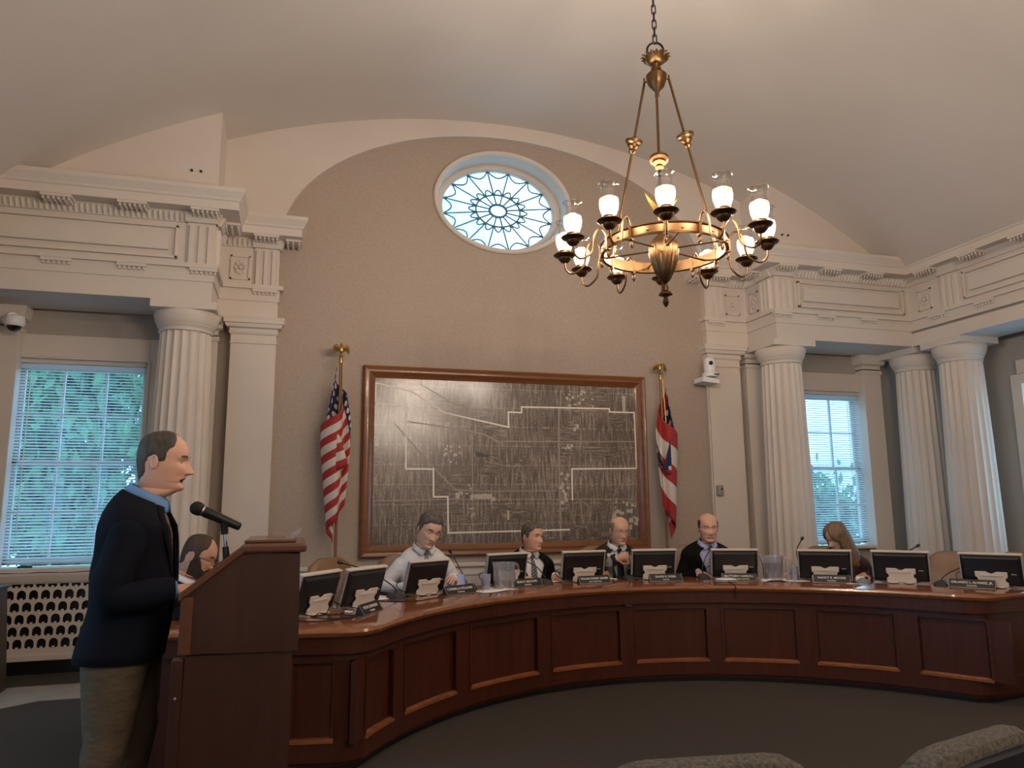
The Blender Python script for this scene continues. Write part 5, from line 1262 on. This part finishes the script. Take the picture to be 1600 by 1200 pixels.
# ================================================================== DESK MICROPHONES
def goose(base, rz, pts, label):
    t = thing('gooseneck_microphone', label, 'microphone', base, rz, 'gooseneck microphones on the desk')
    q = MB(); rings = []
    for z, k in ((0, 1), (.012, 1), (.03, .8), (.042, .35)): rings.append([(.055 * k * (abs(cos(a)) ** .6) * (1 if cos(a) > 0 else -1), .07 * k * (abs(sin(a)) ** .6) * (1 if sin(a) > 0 else -1) + .02 * (1 - k), z) for a in [2 * pi * i / 24 for i in range(24)]])
    q.loft(rings); ob('base', q, DARKG, t, True)
    c = catmull([(0, .01, .03)] + pts, 7); ob('gooseneck', MB().tube(c, .0048, 8), BLACK, t)
    d = (c[-1] - c[-3]).normalized(); ob('capsule', MB().tube([c[-1] - d * .006, c[-1] + d * .006, c[-1] + d * .022, c[-1] + d * .032], [.007, .013, .014, .006], 12), BLACK, t)
    ob('button', MB().sphere((0, -.05, .016), .008, 8, 6, (1, 1, .6)), SILVER, t)
def goose_at(t, o, pts, label): p = ep(t, o); goose((p.x, p.y, ZTOP), eface(t), [Vector(q) for q in pts], label)
goose_at(126.0, .60, [(-.02, .0, .08), (-.17, .10, .20), (-.33, .22, .265)], 'black gooseneck microphone leaning far left beside the empty chair')
goose_at(113.2, .56, [(-.01, .02, .07), (-.05, .06, .18), (-.10, .10, .29)], 'black gooseneck microphone right of the man in the white shirt')
goose_at(99.0, .56, [(-.01, .0, .06), (-.06, .05, .14), (-.13, .10, .185)], 'black gooseneck microphone in front of the striped tie')
goose_at(84.0, .60, [(.01, .0, .10), (.012, .01, .20), (.012, .02, .265)], 'upright gooseneck microphone held by the man with glasses')
goose_at(71.6, .62, [(-.01, .0, .08), (.03, .03, .18), (.085, .08, .245)], 'black gooseneck microphone curving up before the bald man')
goose_at(56.5, .70, [(-.02, .04, .12), (-.03, .08, .24), (.02, .12, .335)], 'black gooseneck microphone standing behind the monitor of the blonde woman')
goose_at(43.3, .74, [(.02, .04, .14), (.06, .06, .24), (.13, .08, .29)], 'black gooseneck microphone peeking over the second monitor from the right')
goose_at(38.2, .58, [(.01, .02, .06), (.06, .04, .10), (.16, .08, .15)], 'black gooseneck microphone between the two rightmost monitors')

# ================================================================== PITCHERS, CUPS, PAPERS
def pitcher(p, rz, label, level, clear):
    t = thing('water_pitcher', label, 'pitcher', (p.x, p.y, ZTOP + .006), rz, 'clear water pitchers')
    rib = (lambda u, z: .035 * (sin(u * 24 * 2 * pi) * .5 + .5) * (1 if .02 < z < .15 else 0)) if not clear else None
    q = MB(); q.lathe([(.06, 0), (.078, .004), (.082, .02), (.086, .10), (.088, .15), (.090, .165), (.092, .20), (.093, .205), (.088, .203), (.084, .15), (.076, .012), (.0, .010)], 96 if not clear else 32, rib=rib, cap=False)
    for i, v in enumerate(q.v):
        if v[2] > .14:
            a = atan2(v[1], v[0]); k = g(abs(a) - pi, .35) * (v[2] - .14) / .065
            q.v[i] = (v[0] - .028 * k, v[1], v[2] + .012 * k)
    ob('jug', q, CLEARP, t, True)
    ob('handle', MB().tube(catmull([(.085, 0, .185), (.12, 0, .19), (.145, 0, .165), (.145, 0, .11), (.12, 0, .065), (.085, 0, .05)], 5), .0105, 10), CLEARP, t)
    ob('water', MB().lathe([(.0, .012), (.074, .013), (.078, level * .6), (.081, level), (0, level)], 32, cap=False), WATER, t)
def cups(p, n_, label, hgt=.12):
    t = thing('cup_stack', label, 'cups', (p.x, p.y, ZTOP + .006), 0, 'stacks of plastic cups')
    c = MB().lathe([(.0, .002), (.029, 0), (.030, .004), (.040, .088), (.042, .090), (.0405, .091), (.028, .006), (0, .005)], 24, cap=False).mesh('cup', CUPP)
    for k in range(n_): o = link('cup', c, t); o.location = (0, 0, k * .011)
def sheet(p, w, d, rz, label, mt=PAPER, z=.003, crumple=0, name='paper_sheet', cat='paper'):
    q = MB(); rows = []
    rn = random.Random(int(p.x * 1000))
    for i in range(7): rows.append([(-w / 2 + w * i / 6, -d / 2 + d * j / 5, z + crumple * (rn.random() ** 2)) for j in range(6)])
    q.loft(rows, closed=False); o = ob(name, q, mt, None, True, solid=.002); o.location = (p.x, p.y, ZTOP); o.rotation_euler = (0, 0, rz); return tag(o, label, cat)
pitcher(ep(108.6, .40), eface(108) + .1, 'ribbed clear plastic pitcher on a napkin, left of the centre', .06, False)
cups(ep(112.2, .40), 4, 'stack of clear plastic cups left of the ribbed pitcher')
sheet(ep(110.8, .37), .36, .17, eface(111) + .12, 'crumpled white paper towel under the ribbed pitcher', NAPKIN, .003, .018, 'paper_towel', 'towel')
pitcher(ep(61.2, .46), eface(61), 'smooth clear pitcher of water on a napkin, right of the bald man', .145, True)
cups(ep(57.9, .52), 3, 'stack of clear plastic cups right of the smooth pitcher')
sheet(ep(61.2, .44), .22, .16, eface(61), 'crumpled napkin under the smooth pitcher', NAPKIN, .003, .03, 'paper_towel', 'towel')
sheet(ep(57.6, .46), .20, .10, eface(58), 'flat folded napkin under the right cup stack', NAPKIN, .003, .006, 'paper_towel', 'towel')
sheet(ep(127.5, .72), .30, .20, eface(127), 'white papers on the desk left of the man in the white shirt', PAPER, .003, .004)
sheet(ep(97.5, .66), .24, .12, eface(97), 'white papers before the man in the striped tie', PAPER, .003, .006)
sheet(ep(101.5, .62), .15, .10, eface(101) + .2, 'reddish brown folder beside the left pitcher', mat('folder', (.22, .07, .045), .6), .02, .01, 'folder', 'folder')
sheet(ep(87.0, .66), .12, .08, eface(87), 'small white slip beside the gavel', PAPER, .003, .012)
sheet(ep(49.0, .35), .16, .05, eface(49), 'white slip near the desk edge right of the blonde woman', PAPER, .003, .003)
# papers held by the man in the white shirt
q = MB(); rows = []
for i in range(8): rows.append([(-.08 + .16 * i / 7, -.02 - .05 * sin(pi * i / 7) + .03 * j / 4, .11 * j / 4) for j in range(5)])
q.loft(rows, closed=False); o = ob('held_papers', q, BLUEF, None, True, solid=.002); o.location = (1.30, 5.98, ZTOP + .012); o.rotation_euler = (-.2, 0, .15); tag(o, 'pale blue sheets held up by the man in the white shirt', 'paper')
q = MB().bb(-.05, .05, -.03, .03, 0, .05); o = ob('wallet', q, mat('brown_leather', (.12, .045, .03), .5), None, False, bev=.008); o.location = (1.40, 5.99, ZTOP); tag(o, 'small brown case beside the blue papers', 'case')
# bound agenda behind the left microphone
q = MB().bb(-.16, .16, -.11, .11, 0, .03); o = ob('binder', q, mat('dark_binder', (.012, .016, .03), .4), None, False, bev=.006); p = ep(122.5, .74); o.location = (p.x, p.y, ZTOP); o.rotation_euler = (0, 0, eface(122)); tag(o, 'dark binder in front of the man in the white shirt', 'binder')
# gavel on its block
gv = thing('gavel', 'pale wooden gavel on its sound block beside the balding man', 'gavel', (*ep(88.0, .66)[:2], ZTOP), eface(88))
GW = mat('gavel_wood', (.46, .19, .05), .3); 
o = ob('head', MB().lathe([(.0, -.045), (.024, -.045), (.027, -.038), (.024, -.03), (.026, 0), (.024, .03), (.027, .038), (.024, .045), (0, .045)], 20), GW, gv); o.location = (0, 0, .05); o.rotation_euler = (0, pi / 2, .2)
ob('handle', MB().tube([(0, 0, .05), (.02, .11, .045), (.035, .20, .04)], [.008, .008, .011], 10), GW, gv)
gb = tag(ob('sound_block', MB().lathe([(.0, 0), (.055, 0), (.058, .008), (.05, .022), (0, .022)], 24), WOODT), 'round dark sound block under the gavel', 'block'); gb.location = (*ep(88.0, .66)[:2], ZTOP)
# water bottle cap behind the monitor
bt = thing('water_bottle', 'clear water bottle with white cap beside the balding man', 'bottle', (*ep(86.6, .72)[:2], ZTOP))
ob('bottle_body', MB().lathe([(.0, 0), (.03, 0), (.032, .01), (.032, .14), (.026, .17), (.014, .19), (.013, .205)], 20), CLEARP, bt); ob('cap', MB().lathe([(.0, .20), (.015, .20), (.015, .225), (0, .225)], 16), WHITE, bt); ob('label_band', MB().lathe([(.0325, .05), (.0325, .11)], 20, cap=False), DARKG, bt)
# conference speaker puck
pk = thing('speaker_puck', 'flat black and white conference puck near the desk edge', 'device', (*ep(69.2, .32)[:2], ZTOP), eface(69))
ob('tray', MB().lathe([(0, 0), (.07, 0), (.10, .010), (.095, .013), (0, .010)], 28), WHITE, pk).scale = (1, .7, 1); ob('pad', MB().lathe([(0, .012), (.095, .012), (.097, .016), (.095, .02), (0, .02)], 28), BLACK, pk).scale = (1, .7, 1); ob('lid', MB().lathe([(.09, .0201), (.085, .028), (.06, .032), (0, .033)], 28), WHITE, pk).scale = (1, .7, 1)
ob('cord', MB().tube([(.01, -.06, .012), (.012, -.30, .004), (.012, -.325, -.01), (.012, -.328, -.09)], .0045, 6), BLACK, pk)
# silver computer mouse and small items
for t, o_, lb in ((139.4, .44, 'pair of white cable ends by the leftmost monitor'),):
    p = ep(t, o_); q = MB(); q.tube([(0, 0, .008), (.03, 0, .008)], .007, 8); q.tube([(.01, -.03, .008), (.04, -.03, .008)], .007, 8); o = ob('cable_plugs', q, WHITE); o.location = (p.x, p.y, ZTOP); o.rotation_euler = (0, 0, .3); tag(o, lb, 'plug')
p = ep(48.2, .46); ob_ = tag(ob('desk_puck', MB().lathe([(0, 0), (.055, 0), (.055, .012), (.04, .03), (.015, .045), (0, .046)], 24), mat('grey_plastic', (.22, .22, .24), .4)), 'grey domed microphone foot left of the unnamed monitor', 'device'); ob_.location = (p.x, p.y, ZTOP)
p = ep(48.6, .58); q = thing('label_badge', 'small white badge right of the name plate of the blonde woman', 'badge', (p.x, p.y, ZTOP), eface(48)); ob('card', MB().prism([(-.02, 0), (.02, 0), (0, .045)], lambda v: (-.03, v[0], v[1]), lambda v: (.03, v[0], v[1])), WHITE, q, False)
# loose cords on the left worktop
tag(ob('loose_cord', MB().tube(catmull([(.05, 4.72, ZTOP + .004), (.2, 4.66, ZTOP + .004), (.42, 4.78, ZTOP + .004), (.30, 4.92, ZTOP + .005), (.16, 4.86, ZTOP + .004), (.30, 4.74, ZTOP + .004), (.48, 4.86, ZTOP + .004)], 6), .0035, 6), BLACK), 'black cord looping on the left end of the desk', 'cord')
tag(ob('loose_cord', MB().tube(catmull([(.62, 5.52, ZTOP + .004), (.85, 5.40, ZTOP + .004), (1.0, 5.50, ZTOP + .004), (1.12, 5.62, ZTOP + .004), (1.2, 5.78, ZTOP + .02)], 6), .0035, 6), BLACK), 'black cord lying before the monitor of the man in the white shirt', 'cord')

# ================================================================== AUDIENCE CHAIRS AND SIDE CABINET
def audience_chair(x, y, rz, label, top=.86):
    t = thing('audience_chair', label, 'chair', (x, y, 0), rz, 'upholstered audience chairs')
    w, r_ = .27, .13
    def outline(g_): 
        pts = []
        for cx_, cz_, a0 in ((w - r_, top - r_, 0), (-w + r_, top - r_, 90), (-w + .05, .46, 180), (w - .05, .46, 270)):
            rr = r_ if a0 < 180 else .05
            for k in range(6): a = radians(a0 + 18 * k); pts.append((cx_ + (rr + g_) * cos(a), cz_ + (rr + g_) * sin(a)))
        return pts
    q = MB(); rings = []
    for yy, g_ in ((-.022, -.012), (-.012, .004), (.01, .012), (.04, .010), (.06, -.012), (.066, -.05)): rings.append([(px, yy - .12 * (pz - .46) + .03 * (px / w) ** 2, pz) for px, pz in outline(g_)])
    q.loft(rings); ob('backrest', q, UPH, t, True)
    q = MB(); q.loft([[(px, yy - .12 * (pz - .46) + .03 * (px / w) ** 2, pz) for px, pz in outline(g_)] for yy, g_ in ((-.018, -.022), (-.034, -.03), (-.036, -.06))]); ob('back_shell', q, SHELL, t, True)
    q = MB(); rings = []
    for z, k in ((.38, .93), (.40, 1), (.45, 1), (.475, .92)): rings.append([(.26 * k * (abs(cos(a)) ** .45) * (1 if cos(a) > 0 else -1), .26 + .25 * k * (abs(sin(a)) ** .45) * (1 if sin(a) > 0 else -1), z) for a in [2 * pi * i / 24 for i in range(24)]])
    q.loft(rings); ob('seat', q, UPH, t, True)
    for sx in (-1, 1):
        for yy in (.06, .46): ob('leg', MB().tube([(sx * .22, yy, .40), (sx * .25, yy + (.03 if yy > .2 else -.04), 0)], .012, 8), BLACKM, t)
        ob('back_bracket', MB().bb(sx * .16 - .02, sx * .16 + .02, -.03, .05, .36, .50), BLACKM, t, False)
audience_chair(.93, 1.62, radians(-8), 'patterned audience chair in the foreground, bottom centre, top only just visible', .845)
audience_chair(1.55, 1.50, radians(15), 'patterned audience chair in the foreground at the bottom right corner', .87)
cab = thing('side_cabinet', 'dark brown cabinet end at the lower left edge of the photo', 'cabinet', (-2.47, 6.9, 0))
ob('side', MB().prism([(-.5, 0), (.36, 0), (.30, .80), (-.5, .80)], lambda p: (p[0], 0, p[1]), lambda p: (p[0], .30, p[1])), mat('dark_laminate', (.055, .038, .026), .45, wood=((12, 12, 1.5), (.075, .052, .036))), cab, False, bev=.006)
ob('top', MB().bb(-.52, .315, -.012, .312, .80, .822), mat('cabinet_top', (.05, .042, .034), .5), cab, False, bev=.004)
